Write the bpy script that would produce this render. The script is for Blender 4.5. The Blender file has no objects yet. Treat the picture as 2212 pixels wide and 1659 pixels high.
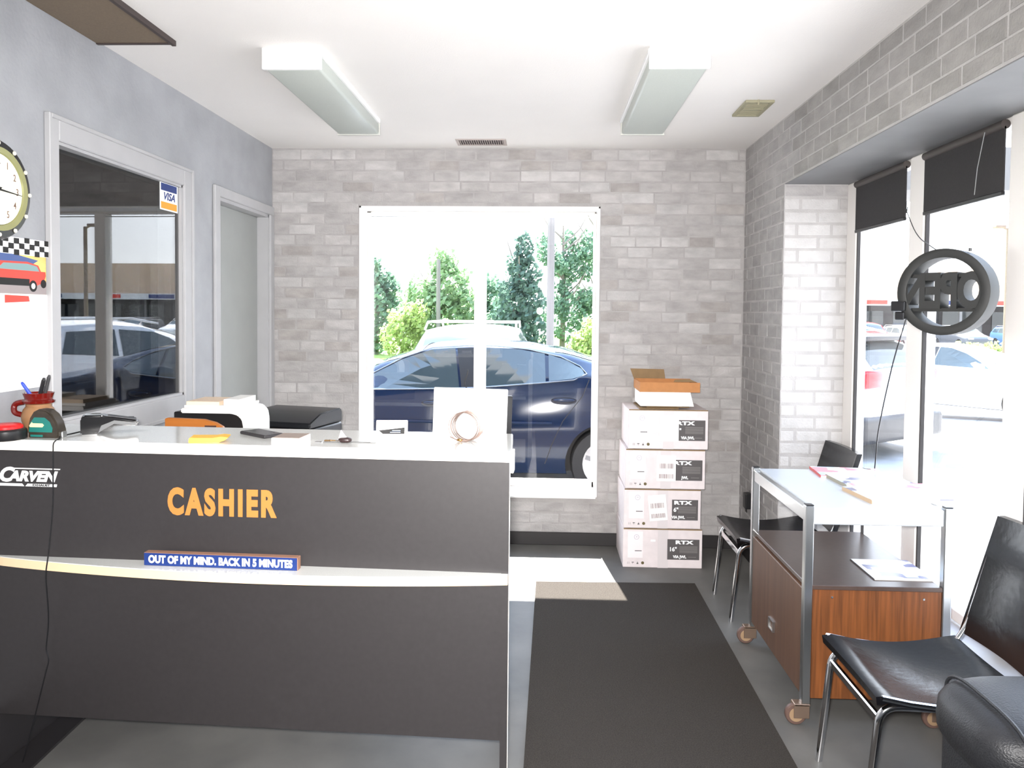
import bpy, bmesh, math, random
from math import sin, cos, pi, radians, sqrt, atan2
from mathutils import Vector, Matrix
random.seed(7)
scene = bpy.context.scene
COL = scene.collection

# ------------------------------------------------------------------ camera, sky, sun, flash, exposure
cd = bpy.data.cameras.new('camera')
cd.sensor_width = 36.0; cd.lens = 26.918; cd.shift_y = -0.0430; cd.clip_end = 400; cd.clip_start = 0.05
cam = bpy.data.objects.new('camera', cd); COL.objects.link(cam)
R_, U_, F_ = Vector((.99919, .03920, .00925)), Vector((-.01058, .03391, .99937)), Vector((-.03886, .99866, -.03430))
cam.matrix_world = Matrix(((R_.x, U_.x, -F_.x, 0), (R_.y, U_.y, -F_.y, 0), (R_.z, U_.z, -F_.z, 1.6), (0, 0, 0, 1)))
scene.camera = cam

world = bpy.data.worlds.new('sky'); scene.world = world; world.use_nodes = True
wn = world.node_tree; wn.nodes.clear()
wo = wn.nodes.new('ShaderNodeOutputWorld'); wb = wn.nodes.new('ShaderNodeBackground')
wt = wn.nodes.new('ShaderNodeTexCoord'); ws = wn.nodes.new('ShaderNodeSeparateXYZ'); wr = wn.nodes.new('ShaderNodeValToRGB')
wr.color_ramp.elements[0].position = 0.0; wr.color_ramp.elements[0].color = (.93, .97, 1, 1)
wr.color_ramp.elements[1].position = .9; wr.color_ramp.elements[1].color = (.50, .68, 1, 1)
wn.links.new(wt.outputs['Generated'], ws.inputs[0]); wn.links.new(ws.outputs['Z'], wr.inputs[0])
wd = wn.nodes.new('ShaderNodeVectorMath'); wd.operation = 'DOT_PRODUCT'; wd.inputs[1].default_value = Vector((-.105, 1, 1.318)).normalized()   # haze is brighter towards the sun
wm = wn.nodes.new('ShaderNodeMapRange'); wm.inputs[1].default_value = -.2; wm.inputs[2].default_value = 1.0; wm.inputs[3].default_value = 3.5; wm.inputs[4].default_value = 8.5
wn.links.new(wt.outputs['Generated'], wd.inputs[0]); wn.links.new(wd.outputs['Value'], wm.inputs[0]); wn.links.new(wm.outputs[0], wb.inputs['Strength'])
wn.links.new(wr.outputs[0], wb.inputs['Color']); wn.links.new(wb.outputs[0], wo.inputs['Surface'])

sd = bpy.data.lights.new('sun', 'SUN'); sd.energy = 48; sd.angle = .009; sd.color = (1, .96, .9)
sun = bpy.data.objects.new('sun', sd); COL.objects.link(sun)
sun.rotation_euler = Vector((.105, -1, -1.318)).to_track_quat('-Z', 'Y').to_euler()
fd = bpy.data.lights.new('camera_flash', 'SPOT'); fd.energy = 860; fd.shadow_soft_size = .045; fd.spot_size = radians(114); fd.spot_blend = 1.0; fd.color = (1, .97, .95)
flash = bpy.data.objects.new('camera_flash', fd); COL.objects.link(flash); flash.location = (-.03, .0, 1.64); flash.rotation_euler = Vector((-.039, .9987, -.15)).to_track_quat('-Z', 'Y').to_euler()

vs = scene.view_settings
scene.display_settings.display_device = 'sRGB'
vs.view_transform = 'Standard'; vs.look = 'None'; vs.exposure = 0.13; vs.gamma = 1.0; vs.use_curve_mapping = False
scene.cycles.use_denoising = True
scene.cycles.max_bounces = 10; scene.cycles.diffuse_bounces = 5; scene.cycles.transparent_max_bounces = 16
scene.cycles.sample_clamp_indirect = 8.0

# ------------------------------------------------------------------ helpers
def srgb(r, g, b):
    f = lambda c: (c/255/12.92) if c/255 <= .04045 else ((c/255+.055)/1.055)**2.4
    return (f(r), f(g), f(b), 1)

MATS = {}
def mat(name, col, rough=.5, metal=0., spec=.5, noise=None, bump=None, wood=None, coat=0., rnd=0.):
    """noise=(scale, amount[, stretch xyz]); bump=(scale, strength); wood=(axis, scale, amount); rnd = per-object brightness spread"""
    if name in MATS: return MATS[name]
    m = bpy.data.materials.new(name); m.use_nodes = True; MATS[name] = m
    nt = m.node_tree; b = nt.nodes['Principled BSDF']
    c = col if len(col) == 4 else (*col, 1)
    b.inputs['Base Color'].default_value = c; b.inputs['Roughness'].default_value = rough
    b.inputs['Metallic'].default_value = metal; b.inputs['Specular IOR Level'].default_value = spec
    b.inputs['Coat Weight'].default_value = coat
    src = None
    def mulc(fac_socket, lo, hi, prev):
        mr = nt.nodes.new('ShaderNodeMapRange'); nt.links.new(fac_socket, mr.inputs[0])
        mr.inputs[1].default_value = .25 if fac_socket.name != 'Random' else 0; mr.inputs[2].default_value = .75 if fac_socket.name != 'Random' else 1
        mr.inputs[3].default_value = lo; mr.inputs[4].default_value = hi
        mx = nt.nodes.new('ShaderNodeVectorMath'); mx.operation = 'SCALE'
        if prev is None: mx.inputs[0].default_value = c[:3]
        else: nt.links.new(prev, mx.inputs[0])
        nt.links.new(mr.outputs[0], mx.inputs['Scale']); return mx.outputs[0]
    def coords(stretch=None):
        tc = nt.nodes.new('ShaderNodeNewGeometry'); o = tc.outputs['Position']
        if stretch:
            mp = nt.nodes.new('ShaderNodeMapping'); mp.inputs['Scale'].default_value = stretch
            nt.links.new(o, mp.inputs[0]); o = mp.outputs[0]
        return o
    if noise:
        n = nt.nodes.new('ShaderNodeTexNoise'); n.inputs['Scale'].default_value = noise[0]; n.inputs['Detail'].default_value = 5
        nt.links.new(coords(noise[2] if len(noise) > 2 else None), n.inputs['Vector'])
        src = mulc(n.outputs['Fac'], 1-noise[1], 1+noise[1], src)
    if wood:
        n = nt.nodes.new('ShaderNodeTexNoise'); n.inputs['Scale'].default_value = wood[1]; n.inputs['Detail'].default_value = 6
        st = [1, 1, 1]; st['xyz'.index(wood[0])] = .04
        nt.links.new(coords(st), n.inputs['Vector']); src = mulc(n.outputs['Fac'], 1-wood[2], 1+wood[2], src)
    if rnd:
        oi = nt.nodes.new('ShaderNodeObjectInfo'); src = mulc(oi.outputs['Random'], 1-rnd, 1+rnd, src)
    if src is not None: nt.links.new(src, b.inputs['Base Color'])
    if bump:
        n = nt.nodes.new('ShaderNodeTexNoise'); n.inputs['Scale'].default_value = bump[0]; n.inputs['Detail'].default_value = 4
        nt.links.new(coords(), n.inputs['Vector'])
        bp = nt.nodes.new('ShaderNodeBump'); bp.inputs['Strength'].default_value = bump[1]; bp.inputs['Distance'].default_value = .01
        nt.links.new(n.outputs['Fac'], bp.inputs['Height']); nt.links.new(bp.outputs[0], b.inputs['Normal'])
    return m

def glassmat(name, f0, tint=(1, 1, 1)):
    if name in MATS: return MATS[name]
    m = bpy.data.materials.new(name); m.use_nodes = True; nt = m.node_tree; nt.nodes.clear(); MATS[name] = m
    o = nt.nodes.new('ShaderNodeOutputMaterial'); mx = nt.nodes.new('ShaderNodeMixShader')
    t = nt.nodes.new('ShaderNodeBsdfTransparent'); t.inputs[0].default_value = (*tint, 1)
    g = nt.nodes.new('ShaderNodeBsdfGlossy'); g.inputs['Roughness'].default_value = 0.0; g.inputs['Color'].default_value = (1, 1, 1, 1)
    lw = nt.nodes.new('ShaderNodeLayerWeight'); lw.inputs['Blend'].default_value = .5
    p = nt.nodes.new('ShaderNodeMath'); p.operation = 'POWER'; p.inputs[1].default_value = 5
    a = nt.nodes.new('ShaderNodeMath'); a.operation = 'MULTIPLY_ADD'; a.inputs[1].default_value = 1-f0; a.inputs[2].default_value = f0
    nt.links.new(lw.outputs['Facing'], p.inputs[0]); nt.links.new(p.outputs[0], a.inputs[0]); nt.links.new(a.outputs[0], mx.inputs[0])
    nt.links.new(t.outputs[0], mx.inputs[1]); nt.links.new(g.outputs[0], mx.inputs[2]); nt.links.new(mx.outputs[0], o.inputs[0])
    return m

def thing(name, label, cat, loc=(0, 0, 0), rz=0., group=None):
    o = bpy.data.objects.new(name, None); COL.objects.link(o); o.empty_display_size = .1
    o.location = loc; o.rotation_euler = (0, 0, rz); o['label'] = label; o['category'] = cat
    if group: o['group'] = group
    return o
def tag(o, label, cat, group=None, kind=None):
    o['label'] = label; o['category'] = cat
    if group: o['group'] = group
    if kind: o['kind'] = kind
    return o

def obj(name, bm, m, parent=None, smooth=False, world=False, kind=None, label=None, loc=None, angle=40):
    """one mesh object; with a parent the coordinates are the parent's own, unless world=True"""
    me = bpy.data.meshes.new(name)
    if isinstance(bm, bpy.types.Mesh): me = bm
    else:
        if world and parent is not None:
            mw = Matrix.Translation(parent.location) @ parent.rotation_euler.to_matrix().to_4x4()
            bmesh.ops.transform(bm, matrix=mw.inverted(), verts=bm.verts)
        bmesh.ops.recalc_face_normals(bm, faces=bm.faces)
        if smooth:
            for f in bm.faces: f.smooth = True
            for e in bm.edges:
                if len(e.link_faces) == 2 and e.calc_face_angle(0) > radians(angle): e.smooth = False
        bm.to_mesh(me); bm.free()
    if m is not None and not me.materials: me.materials.append(m)
    o = bpy.data.objects.new(name, me); COL.objects.link(o)
    if parent is not None: o.parent = parent
    if loc: o.location = loc
    if kind: o['kind'] = kind
    if label: o['label'] = label
    return o
def struct(name, bm, m, **k): return obj(name, bm, m, kind='structure', **k)
def B(): return bmesh.new()

def box(bm, x0, x1, y0, y1, z0, z1, bev=0., seg=1, M=None):
    r = bmesh.ops.create_cube(bm, size=1.0); v = r['verts']
    for p in v: p.co = Vector(((x0+x1)/2+p.co.x*(x1-x0), (y0+y1)/2+p.co.y*(y1-y0), (z0+z1)/2+p.co.z*(z1-z0)))
    if bev > 0:
        es = list({e for p in v for e in p.link_edges})
        r2 = bmesh.ops.bevel(bm, geom=es, offset=bev, segments=seg, affect='EDGES', profile=.5)
        v = list({p for f in r2['faces'] for p in f.verts} | {p for p in v if p.is_valid})
    if M is not None: bmesh.ops.transform(bm, matrix=M, verts=v)
    return bm
def prism(bm, poly, axis, a0, a1):
    """extrude a 2D polygon along an axis: 'y' poly=(x,z); 'x' poly=(y,z); 'z' poly=(x,y)"""
    mk = {'y': lambda p, a: (p[0], a, p[1]), 'x': lambda p, a: (a, p[0], p[1]), 'z': lambda p, a: (p[0], p[1], a)}[axis]
    A = [bm.verts.new(mk(p, a0)) for p in poly]; C = [bm.verts.new(mk(p, a1)) for p in poly]
    n = len(poly); bm.faces.new(A); bm.faces.new(C[::-1])
    for i in range(n): bm.faces.new((A[i], C[i], C[(i+1) % n], A[(i+1) % n]))
    return bm
def fillet(pts, rad, seg=5):
    pts = [Vector(p) for p in pts]; out = [pts[0]]
    for i in range(1, len(pts)-1):
        a, b, c = pts[i-1], pts[i], pts[i+1]; d1 = (a-b); d2 = (c-b)
        r = min(rad, d1.length*.49, d2.length*.49); p = b+d1.normalized()*r; q = b+d2.normalized()*r
        for k in range(seg+1):
            t = k/seg; out.append((1-t)**2*p+2*t*(1-t)*b+t*t*q)
    out.append(pts[-1]); return out
def tube(bm, pts, r, n=8, closed=False):
    pts = [Vector(p) for p in pts]; N = len(pts); rings = []
    rr = r if isinstance(r, (list, tuple)) else [r]*N
    up = None
    for i in range(N):
        if closed: d = pts[(i+1) % N]-pts[i-1]
        else: d = pts[min(i+1, N-1)]-pts[max(i-1, 0)]
        d.normalize()
        if up is None: up = d.orthogonal().normalized()
        up = (up-d*up.dot(d)); up = up.normalized() if up.length > 1e-6 else d.orthogonal().normalized()
        s = d.cross(up)
        rings.append([bm.verts.new(pts[i]+rr[i]*(cos(2*pi*k/n)*up+sin(2*pi*k/n)*s)) for k in range(n)])
    for i in range(N if closed else N-1):
        a, b = rings[i], rings[(i+1) % N]
        for k in range(n): bm.faces.new((a[k], a[(k+1) % n], b[(k+1) % n], b[k]))
    if not closed: bm.faces.new(rings[0][::-1]); bm.faces.new(rings[-1])
    return bm
def lathe(bm, prof, c=(0, 0, 0), axis='z', n=24, ring=False):
    """prof = [(radius, height)]"""
    rings = []
    mk = {'z': lambda r, h, t: (r*cos(t), r*sin(t), h), 'y': lambda r, h, t: (r*cos(t), h, r*sin(t)), 'x': lambda r, h, t: (h, r*cos(t), r*sin(t))}[axis]
    for r, h in prof: rings.append([bm.verts.new(Vector(c)+Vector(mk(max(r, 1e-5), h, 2*pi*k/n))) for k in range(n)])
    for a, b in zip(rings, rings[1:]):
        for k in range(n): bm.faces.new((a[k], a[(k+1) % n], b[(k+1) % n], b[k]))
    if ring:
        for k in range(n): bm.faces.new((rings[-1][k], rings[-1][(k+1) % n], rings[0][(k+1) % n], rings[0][k]))
    else: bm.faces.new(rings[0][::-1]); bm.faces.new(rings[-1])
    return bm
def pad(bm, c, s, e=.45, nu=32, nv=16):
    """superellipsoid cushion"""
    f = lambda v, p: math.copysign(abs(v)**p, v); rings = []
    for j in range(nv+1):
        b = -pi/2+pi*j/nv
        rings.append([bm.verts.new((c[0]+s[0]/2*f(cos(b), e)*f(cos(2*pi*i/nu), e), c[1]+s[1]/2*f(cos(b), e)*f(sin(2*pi*i/nu), e), c[2]+s[2]/2*f(sin(b), e))) for i in range(nu)])
    for a, b in zip(rings, rings[1:]):
        for i in range(nu): bm.faces.new((a[i], a[(i+1) % nu], b[(i+1) % nu], b[i]))
    bmesh.ops.remove_doubles(bm, verts=bm.verts, dist=1e-5); return bm
def text(body, size, extrude=.0006, offset=0., sx=1., shear=0., spacing=1., align='CENTER'):
    cu = bpy.data.curves.new('t', 'FONT'); cu.body = body; cu.size = size; cu.extrude = extrude; cu.offset = offset
    cu.shear = shear; cu.space_character = spacing; cu.align_x = align; cu.align_y = 'CENTER'; cu.resolution_u = 4
    o = bpy.data.objects.new('t', cu); me = bpy.data.meshes.new_from_object(o)
    bm = bmesh.new(); bm.from_mesh(me); bpy.data.objects.remove(o); bpy.data.curves.remove(cu); bpy.data.meshes.remove(me)
    bmesh.ops.scale(bm, vec=(sx, 1, 1), verts=bm.verts); return bm
FRONT = Matrix.Rotation(pi/2, 4, 'X')                                  # text reads when seen from -Y
WEST = Matrix.Rotation(pi/2, 4, 'Z') @ Matrix.Rotation(pi/2, 4, 'X')   # text reads on the left wall, seen from +X
def place(bm, M, loc):
    bmesh.ops.transform(bm, matrix=Matrix.Translation(loc) @ M, verts=bm.verts); return bm
def join(bm, other):
    me = bpy.data.meshes.new('tmp'); other.to_mesh(me); other.free(); bm.from_mesh(me); bpy.data.meshes.remove(me); return bm

# ------------------------------------------------------------------ materials
WALLP = mat('wall_paint', srgb(152, 154, 158), .6, noise=(5, .12), bump=(60, .15))
TRIMP = mat('trim_paint', srgb(168, 168, 170), .5, noise=(8, .04))
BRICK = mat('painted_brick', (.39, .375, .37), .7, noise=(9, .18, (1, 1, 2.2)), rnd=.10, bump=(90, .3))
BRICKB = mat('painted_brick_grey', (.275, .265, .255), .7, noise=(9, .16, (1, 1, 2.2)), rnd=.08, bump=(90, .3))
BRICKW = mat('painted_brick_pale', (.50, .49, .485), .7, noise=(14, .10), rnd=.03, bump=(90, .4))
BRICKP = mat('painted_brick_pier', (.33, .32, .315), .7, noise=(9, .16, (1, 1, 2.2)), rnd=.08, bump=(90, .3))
BRICKD = mat('painted_brick_brown', (.338, .318, .306), .7, noise=(9, .2, (1, 1, 2.2)), rnd=.08, bump=(90, .3))
BRICKL = mat('painted_brick_light', (.432, .42, .416), .7, noise=(9, .18, (1, 1, 2.2)), rnd=.06, bump=(90, .3))
MORTAR = mat('painted_mortar', (.37, .355, .35), .8, noise=(9, .14), bump=(120, .3))
CEIL = mat('ceiling_paint', srgb(229, 226, 223), .8, noise=(3, .015), bump=(150, .1))
FLOORM = mat('sealed_concrete', srgb(96, 95, 92), .5, spec=.3, noise=(2.6, .32), bump=(30, .03))
BLACKRUB = mat('black_rubber', srgb(34, 31, 32), .5)
MATF = mat('mat_fibre', srgb(66, 62, 58), .95, spec=.1, noise=(240, .4), bump=(400, .8))
WHITEP = mat('white_paint', srgb(240, 240, 240), .45)
WFRAME = mat('window_frame_white', srgb(232, 228, 224), .4)
GLASS = glassmat('window_glass', .045)
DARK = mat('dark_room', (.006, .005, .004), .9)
DOORP = mat('door_paint', srgb(146, 149, 147), .5, noise=(6, .04))
LENS = mat('acrylic_lens', srgb(182, 188, 182), .35, noise=(300, .06))
BLACKP = mat('black_plastic', srgb(26, 26, 28), .35)
DARKGREY = mat('dark_grey_plastic', srgb(52, 52, 54), .4)
CHROME = mat('chrome', (.75, .75, .76), .12, 1.)
STEEL = mat('brushed_steel', (.55, .56, .56), .3, 1.)
VINYL = mat('black_vinyl', srgb(15, 15, 18), .2, spec=.5, bump=(40, .05))
LEATHER = mat('black_leather', srgb(34, 35, 38), .42, bump=(220, .25), noise=(60, .15))
LAMBLACK = mat('charcoal_laminate', srgb(42, 39, 40), .5, spec=.6, noise=(60, .12))
LAMTOP = mat('speckled_laminate', srgb(206, 207, 204), .12, noise=(400, .14))
EDGEW = mat('white_edge_band', srgb(245, 238, 228), .5)
WOODEDGE = mat('birch_edge', srgb(228, 200, 168), .5)
WALNUT = mat('walnut_veneer', srgb(108, 62, 28), .45, wood=('z', 80, .5))
WALNUTD = mat('dark_walnut_veneer', srgb(92, 66, 50), .5, wood=('z', 35, .22))
TOPBROWN = mat('dark_brown_laminate', srgb(74, 60, 54), .3, noise=(40, .1))
CARTON = mat('white_carton', srgb(222, 212, 212), .75, noise=(25, .05))
CARDB = mat('brown_cardboard', srgb(176, 120, 72), .8, noise=(30, .08))
CARDD = mat('kraft_paper', srgb(132, 108, 76), .8, noise=(30, .08))
PRINTGREY = mat('print_dark_grey', srgb(84, 80, 80), .7)
PRINTW = mat('print_white', srgb(245, 245, 245), .7)
PRINTK = mat('print_black', srgb(25, 25, 25), .7)
PRINTMID = mat('print_mid_grey', srgb(128, 124, 122), .7)
PAPER = mat('white_paper', srgb(245, 243, 240), .8)
ORANGE = mat('orange_vinyl', srgb(180, 120, 58), .5)
BLUEP = mat('blue_paint', srgb(20, 48, 112), .5)
REDP = mat('red_plastic', srgb(214, 24, 28), .3)
SIGNM = mat('grey_sign_plastic', srgb(34, 35, 34), .6)
ASPHALT = mat('asphalt', srgb(150, 150, 150), .9, noise=(4, .12))

H, D, XL, XR = 2.7285, 5.278, -1.881, 1.369

# ------------------------------------------------------------------ room shell
struct('floor', box(B(), -2.1, 1.80, -1.7, 5.55, -.15, 0), FLOORM)
struct('ceiling', box(B(), -2.1, 1.85, -1.7, 5.6, H, H+.12), CEIL)
b = B()
WY0, WY1, WZ0, WZ1 = 2.905, 3.94, 1.16, 2.25      # interior window opening
DY0, DY1, DZ1 = 4.382, 5.20, 2.262
for y0, y1, z0, z1 in ((-1.7, WY0, 0, H), (WY0, WY1, 0, WZ0), (WY0, WY1, WZ1, H), (WY1, DY0, 0, H), (DY0, DY1, DZ1, H), (DY1, D, 0, H)):
    box(b, XL-.13, XL, y0, y1, z0, z1)
struct('wall_left', b, WALLP)
struct('wall_front', box(B(), -2.1, 2.0, -1.8, -1.6, -.1, H), WALLP)
OX0, OX1, OZ0, OZ1 = -1.27, .39, .336, 2.335      # back window opening
b = B()
for x0, x1, z0, z1 in ((-2.1, OX0, -.15, H), (OX1, 1.80, -.15, H), (OX0, OX1, -.15, OZ0), (OX0, OX1, OZ1, H)): box(b, x0, x1, D, D+.27, z0, z1)
wall_back = struct('wall_back', b, MORTAR)
GX = 1.73                                          # room face of the right-hand glazing
SOF = 2.352
PY = 4.43
b = B()
box(b, XR, 1.80, PY, D, -.1, H)
box(b, XR, 1.80, -1.7, PY, SOF, H)
box(b, 1.60, 1.80, -1.7, PY, -.1, .31)
box(b, 1.60, 1.80, -1.7, -.10, .31, SOF)
wall_right = struct('wall_right', b, mat('painted_mortar_pale', (.42, .405, .40), .8, noise=(9, .12), bump=(120, .3)))
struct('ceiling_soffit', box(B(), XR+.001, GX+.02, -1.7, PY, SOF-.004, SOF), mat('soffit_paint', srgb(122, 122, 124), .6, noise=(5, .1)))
struct('trim_1', box(B(), 1.585, GX-.005, -1.7, PY, .31, .335, .004), TRIMP)      # ledge under the right-hand glazing
# roof overhang that shades the top of the back window
struct('roof_overhang', box(B(), -9, 4, D+.27, 6.12, 2.50, 2.80), mat('overhang_grey', srgb(120, 118, 116), .7))

struct('wall_added_skin', (lambda b: [box(b, *a) for a in ((-9, OX0-.02, D+.27, D+.29, -.3, 2.5), (OX1+.02, 1.81, D+.27, D+.29, -.3, 2.5), (OX0-.02, OX1+.02, D+.27, D+.29, -.3, OZ0), (OX0-.02, OX1+.02, D+.27, D+.29, OZ1, 2.5))] and b)(B()), mat('reflected_dark_skin', srgb(92, 84, 80), .8, noise=(12, .15)))  # unseen dark skin added so the blue sedan mirrors a darker wall
# bricks ------------------------------------------------------------
def unit_brick(m=None):
    bm = B(); R = []
    for d, i in ((0, 0), (.6, 0), (1, .035)):
        j = i*2.2
        R.append([bm.verts.new(p) for p in ((i, -d, j), (1-i, -d, j), (1-i, -d, 1-j), (i, -d, 1-j))])
    for a, c in zip(R, R[1:]):
        for k in range(4): bm.faces.new((a[k], a[(k+1) % 4], c[(k+1) % 4], c[k]))
    bm.faces.new(R[2]); bm.faces.new(R[0][::-1])
    bmesh.ops.recalc_face_normals(bm, faces=bm.faces)
    me = bpy.data.meshes.new('brick'); bm.to_mesh(me); bm.free(); me.materials.append(m); return me
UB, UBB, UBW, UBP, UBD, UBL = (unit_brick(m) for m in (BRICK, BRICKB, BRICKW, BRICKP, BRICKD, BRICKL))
JR = random.Random(21)
def back_pick(r): q = JR.random(); return UBD if q < .16 else (UBL if q < .34 else UB)
def courses(u0, u1, v0, v1, holes, seed, G=.008):
    rnd = random.Random(seed); out = []; row = 0; v = v1; P = .0735
    while v-P > v0-.02:
        a, c = max(v-P+G+rnd.uniform(-.002, .002), v0), v+rnd.uniform(-.002, .001); u = u0-(.105 if row % 2 else 0)-rnd.uniform(0, .03)
        while u < u1:
            L = rnd.choice((.165, .18, .195, .2, .205, .215)); s, e = max(u, u0), min(u+L, u1)
            segs = [(s, e)]
            for hu0, hu1, hv0, hv1 in holes:
                if c > hv0+.01 and a < hv1-.01:
                    ns = []
                    for s2, e2 in segs:
                        if e2 <= hu0 or s2 >= hu1: ns.append((s2, e2))
                        else:
                            if s2 < hu0: ns.append((s2, hu0-.002))
                            if e2 > hu1: ns.append((hu1+.002, e2))
                    segs = ns
            for s2, e2 in segs:
                if e2-s2 > .025: out.append((s2, e2, a, c, rnd.uniform(.0015, .0035)))
            u += L+G
        v -= P; row += 1
    return out
def lay(parent, rects, origin, rz, rank, limit, pick=lambda r: UB):
    """each brick an object of its own, child of its wall; those past the limit are one joined part"""
    rects = sorted(rects, key=rank)
    Rz = Matrix.Rotation(rz, 4, 'Z'); rest = B()
    for i, (s, e, a, c, d) in enumerate(rects):
        p = Vector(origin)+(Rz @ Vector((s, 0, a)))
        if i < limit:
            o = bpy.data.objects.new('brick', pick((s, e, a, c))); COL.objects.link(o); o.parent = parent
            o.location = p; o.rotation_euler = (0, JR.uniform(-.008, .008), rz); o.scale = (e-s-JR.uniform(0, .006), d, c-a-JR.uniform(0, .004))
        else:
            t = B(); t.from_mesh(UB); bmesh.ops.transform(t, matrix=Matrix.Translation(p) @ Rz @ Matrix.Diagonal((e-s, d, c-a, 1)), verts=t.verts); join(rest, t)
    if len(rest.verts): obj('brick', rest, BRICK, parent, kind='stuff')
    else: rest.free()
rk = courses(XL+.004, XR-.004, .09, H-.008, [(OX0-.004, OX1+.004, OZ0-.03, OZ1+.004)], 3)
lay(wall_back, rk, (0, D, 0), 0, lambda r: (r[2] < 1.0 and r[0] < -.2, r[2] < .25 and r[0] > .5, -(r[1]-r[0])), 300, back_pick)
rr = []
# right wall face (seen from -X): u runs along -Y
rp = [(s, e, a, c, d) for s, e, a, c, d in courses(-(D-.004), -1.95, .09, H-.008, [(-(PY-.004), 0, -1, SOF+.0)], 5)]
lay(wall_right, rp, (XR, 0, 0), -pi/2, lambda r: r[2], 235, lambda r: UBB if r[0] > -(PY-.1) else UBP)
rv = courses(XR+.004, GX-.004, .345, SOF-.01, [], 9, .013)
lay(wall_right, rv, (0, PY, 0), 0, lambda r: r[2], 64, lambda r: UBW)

struct('baseboard_back', box(B(), XL, XR, D-.014, D, 0, .088, .003), BLACKRUB)
struct('shade_strip_left', box(B(), XL, XL+.012, -1.6, DY0-.075, 0, .215, .003), BLACKRUB)  # black strip added at the wall foot for the shadow under the counter
struct('baseboard_right', box(B(), XR-.012, XR, PY, D-.014, 0, .088, .003), BLACKRUB)

# back window --------------------------------------------------------
GY = 5.47
win = bpy.data.objects.new('window_1', None); COL.objects.link(win); win['kind'] = 'structure'; win.location = (-.44, GY, OZ0)
b = B()
for x0, x1, z0, z1 in ((OX0, OX0+.012, OZ0, OZ1), (OX1-.010, OX1, OZ0, OZ1), (OX0, OX1, OZ1-.012, OZ1)): box(b, x0, x1, D-.003, GY, z0, z1)
obj('jamb_liner', b, WHITEP, win, world=True)
b = B(); prism(b, [(D-.035, OZ0-.004), (D-.035, OZ0+.006), (GY, OZ0+.03), (GY, OZ0-.004)], 'x', OX0+.012, OX1-.01); obj('sill', b, WHITEP, win, world=True)
b = B()
for x0, x1, z0, z1 in ((OX0+.012, OX0+.045, OZ0+.02, OZ1-.012), (OX1-.028, OX1-.01, OZ0+.02, OZ1-.012), (OX0+.012, OX1-.01, OZ1-.026, OZ1-.012), (OX0+.012, OX1-.01, OZ0+.02, OZ0+.07)):
    box(b, x0, x1, GY-.01, GY+.07, z0, z1, .004)
obj('window_frame', b, WFRAME, win, world=True)
obj('mullion', box(B(), -.485, -.402, GY-.02, GY+.07, OZ0+.07, OZ1-.026, .005), WFRAME, win, world=True)
for x0, x1 in ((OX0+.045, -.485), (-.402, OX1-.028)): obj('pane', box(B(), x0, x1, GY+.03, GY+.036, OZ0+.07, OZ1-.026), GLASS, win, world=True)
b = B(); box(b, OX0+.045, -.485, GY-.012, GY, OZ1-.052, OZ1-.046); box(b, -.402, OX1-.028, GY-.012, GY, OZ1-.052, OZ1-.046); obj('blind_rail', b, STEEL, win, world=True)

# right-hand glazing --------------------------------------------------
win = bpy.data.objects.new('window_2', None); COL.objects.link(win); win['kind'] = 'structure'; win.location = (GX, 2.2, .335)
mull = [(4.30, 4.43), (3.55, 3.69), (2.785, 2.92), (2.02, 2.155), (1.255, 1.39), (.49, .625), (-.1, .03)]
for y0, y1 in mull:
    obj('mullion', box(B(), GX-.01, GX+.06, y0, y1, .335, SOF-.004, .006), WFRAME, win, world=True)
    obj('gasket', box(B(), GX-.004, GX+.012, y0-.012, y0, .38, SOF-.02), BLACKRUB, win, world=True)
for (a0, a1), (c0, c1) in zip(mull, mull[1:]):
    obj('bottom_rail', box(B(), GX, GX+.06, c1, a0-.012, .335, .385, .004), WFRAME, win, world=True)
    obj('top_rail', box(B(), GX, GX+.06, c1, a0-.012, SOF-.035, SOF-.004, .004), WFRAME, win, world=True)
    obj('pane', box(B(), GX+.03, GX+.036, c1, a0-.012, .385, SOF-.035), GLASS, win, world=True)

# window in the left wall with dark glass ------------------------------
win = bpy.data.objects.new('window_3', None); COL.objects.link(win); win['kind'] = 'structure'; win.location = (XL, 3.42, WZ0)
b = B()
for y0, y1, z0, z1 in ((WY0-.058, WY0, WZ0-.1, WZ1+.085), (WY1, WY1+.09, WZ0-.1, WZ1+.085), (WY0, WY1, WZ1, WZ1+.085), (WY0, WY1, WZ0-.1, WZ0)):
    box(b, XL, XL+.016, y0, y1, z0, z1, .004)
obj('casing', b, TRIMP, win, world=True)
b = B()
for y0, y1, z0, z1 in ((WY0-.07, WY0-.052, WZ0-.11, WZ1+.095), (WY1+.078, WY1+.098, WZ0-.11, WZ1+.095), (WY0-.052, WY1+.078, WZ1+.078, WZ1+.095), (WY0-.052, WY1+.078, WZ0-.115, WZ0-.095)):
    box(b, XL, XL+.024, y0, y1, z0, z1, .003)
obj('casing_moulding', b, TRIMP, win, world=True)
b = B()
for y0, y1, z0, z1 in ((WY0, WY0+.012, WZ0, WZ1), (WY1-.012, WY1, WZ0, WZ1), (WY0, WY1, WZ1-.012, WZ1), (WY0, WY1, WZ0, WZ0+.012)):
    box(b, XL-.09, XL+.004, y0, y1, z0, z1)
obj('window_frame', b, TRIMP, win, world=True)
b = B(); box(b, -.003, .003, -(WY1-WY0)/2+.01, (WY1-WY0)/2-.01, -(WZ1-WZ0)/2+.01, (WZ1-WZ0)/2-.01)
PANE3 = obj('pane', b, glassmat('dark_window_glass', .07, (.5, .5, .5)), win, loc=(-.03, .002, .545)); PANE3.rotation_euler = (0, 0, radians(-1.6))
b = B()   # unlit room behind the dark glass
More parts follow.
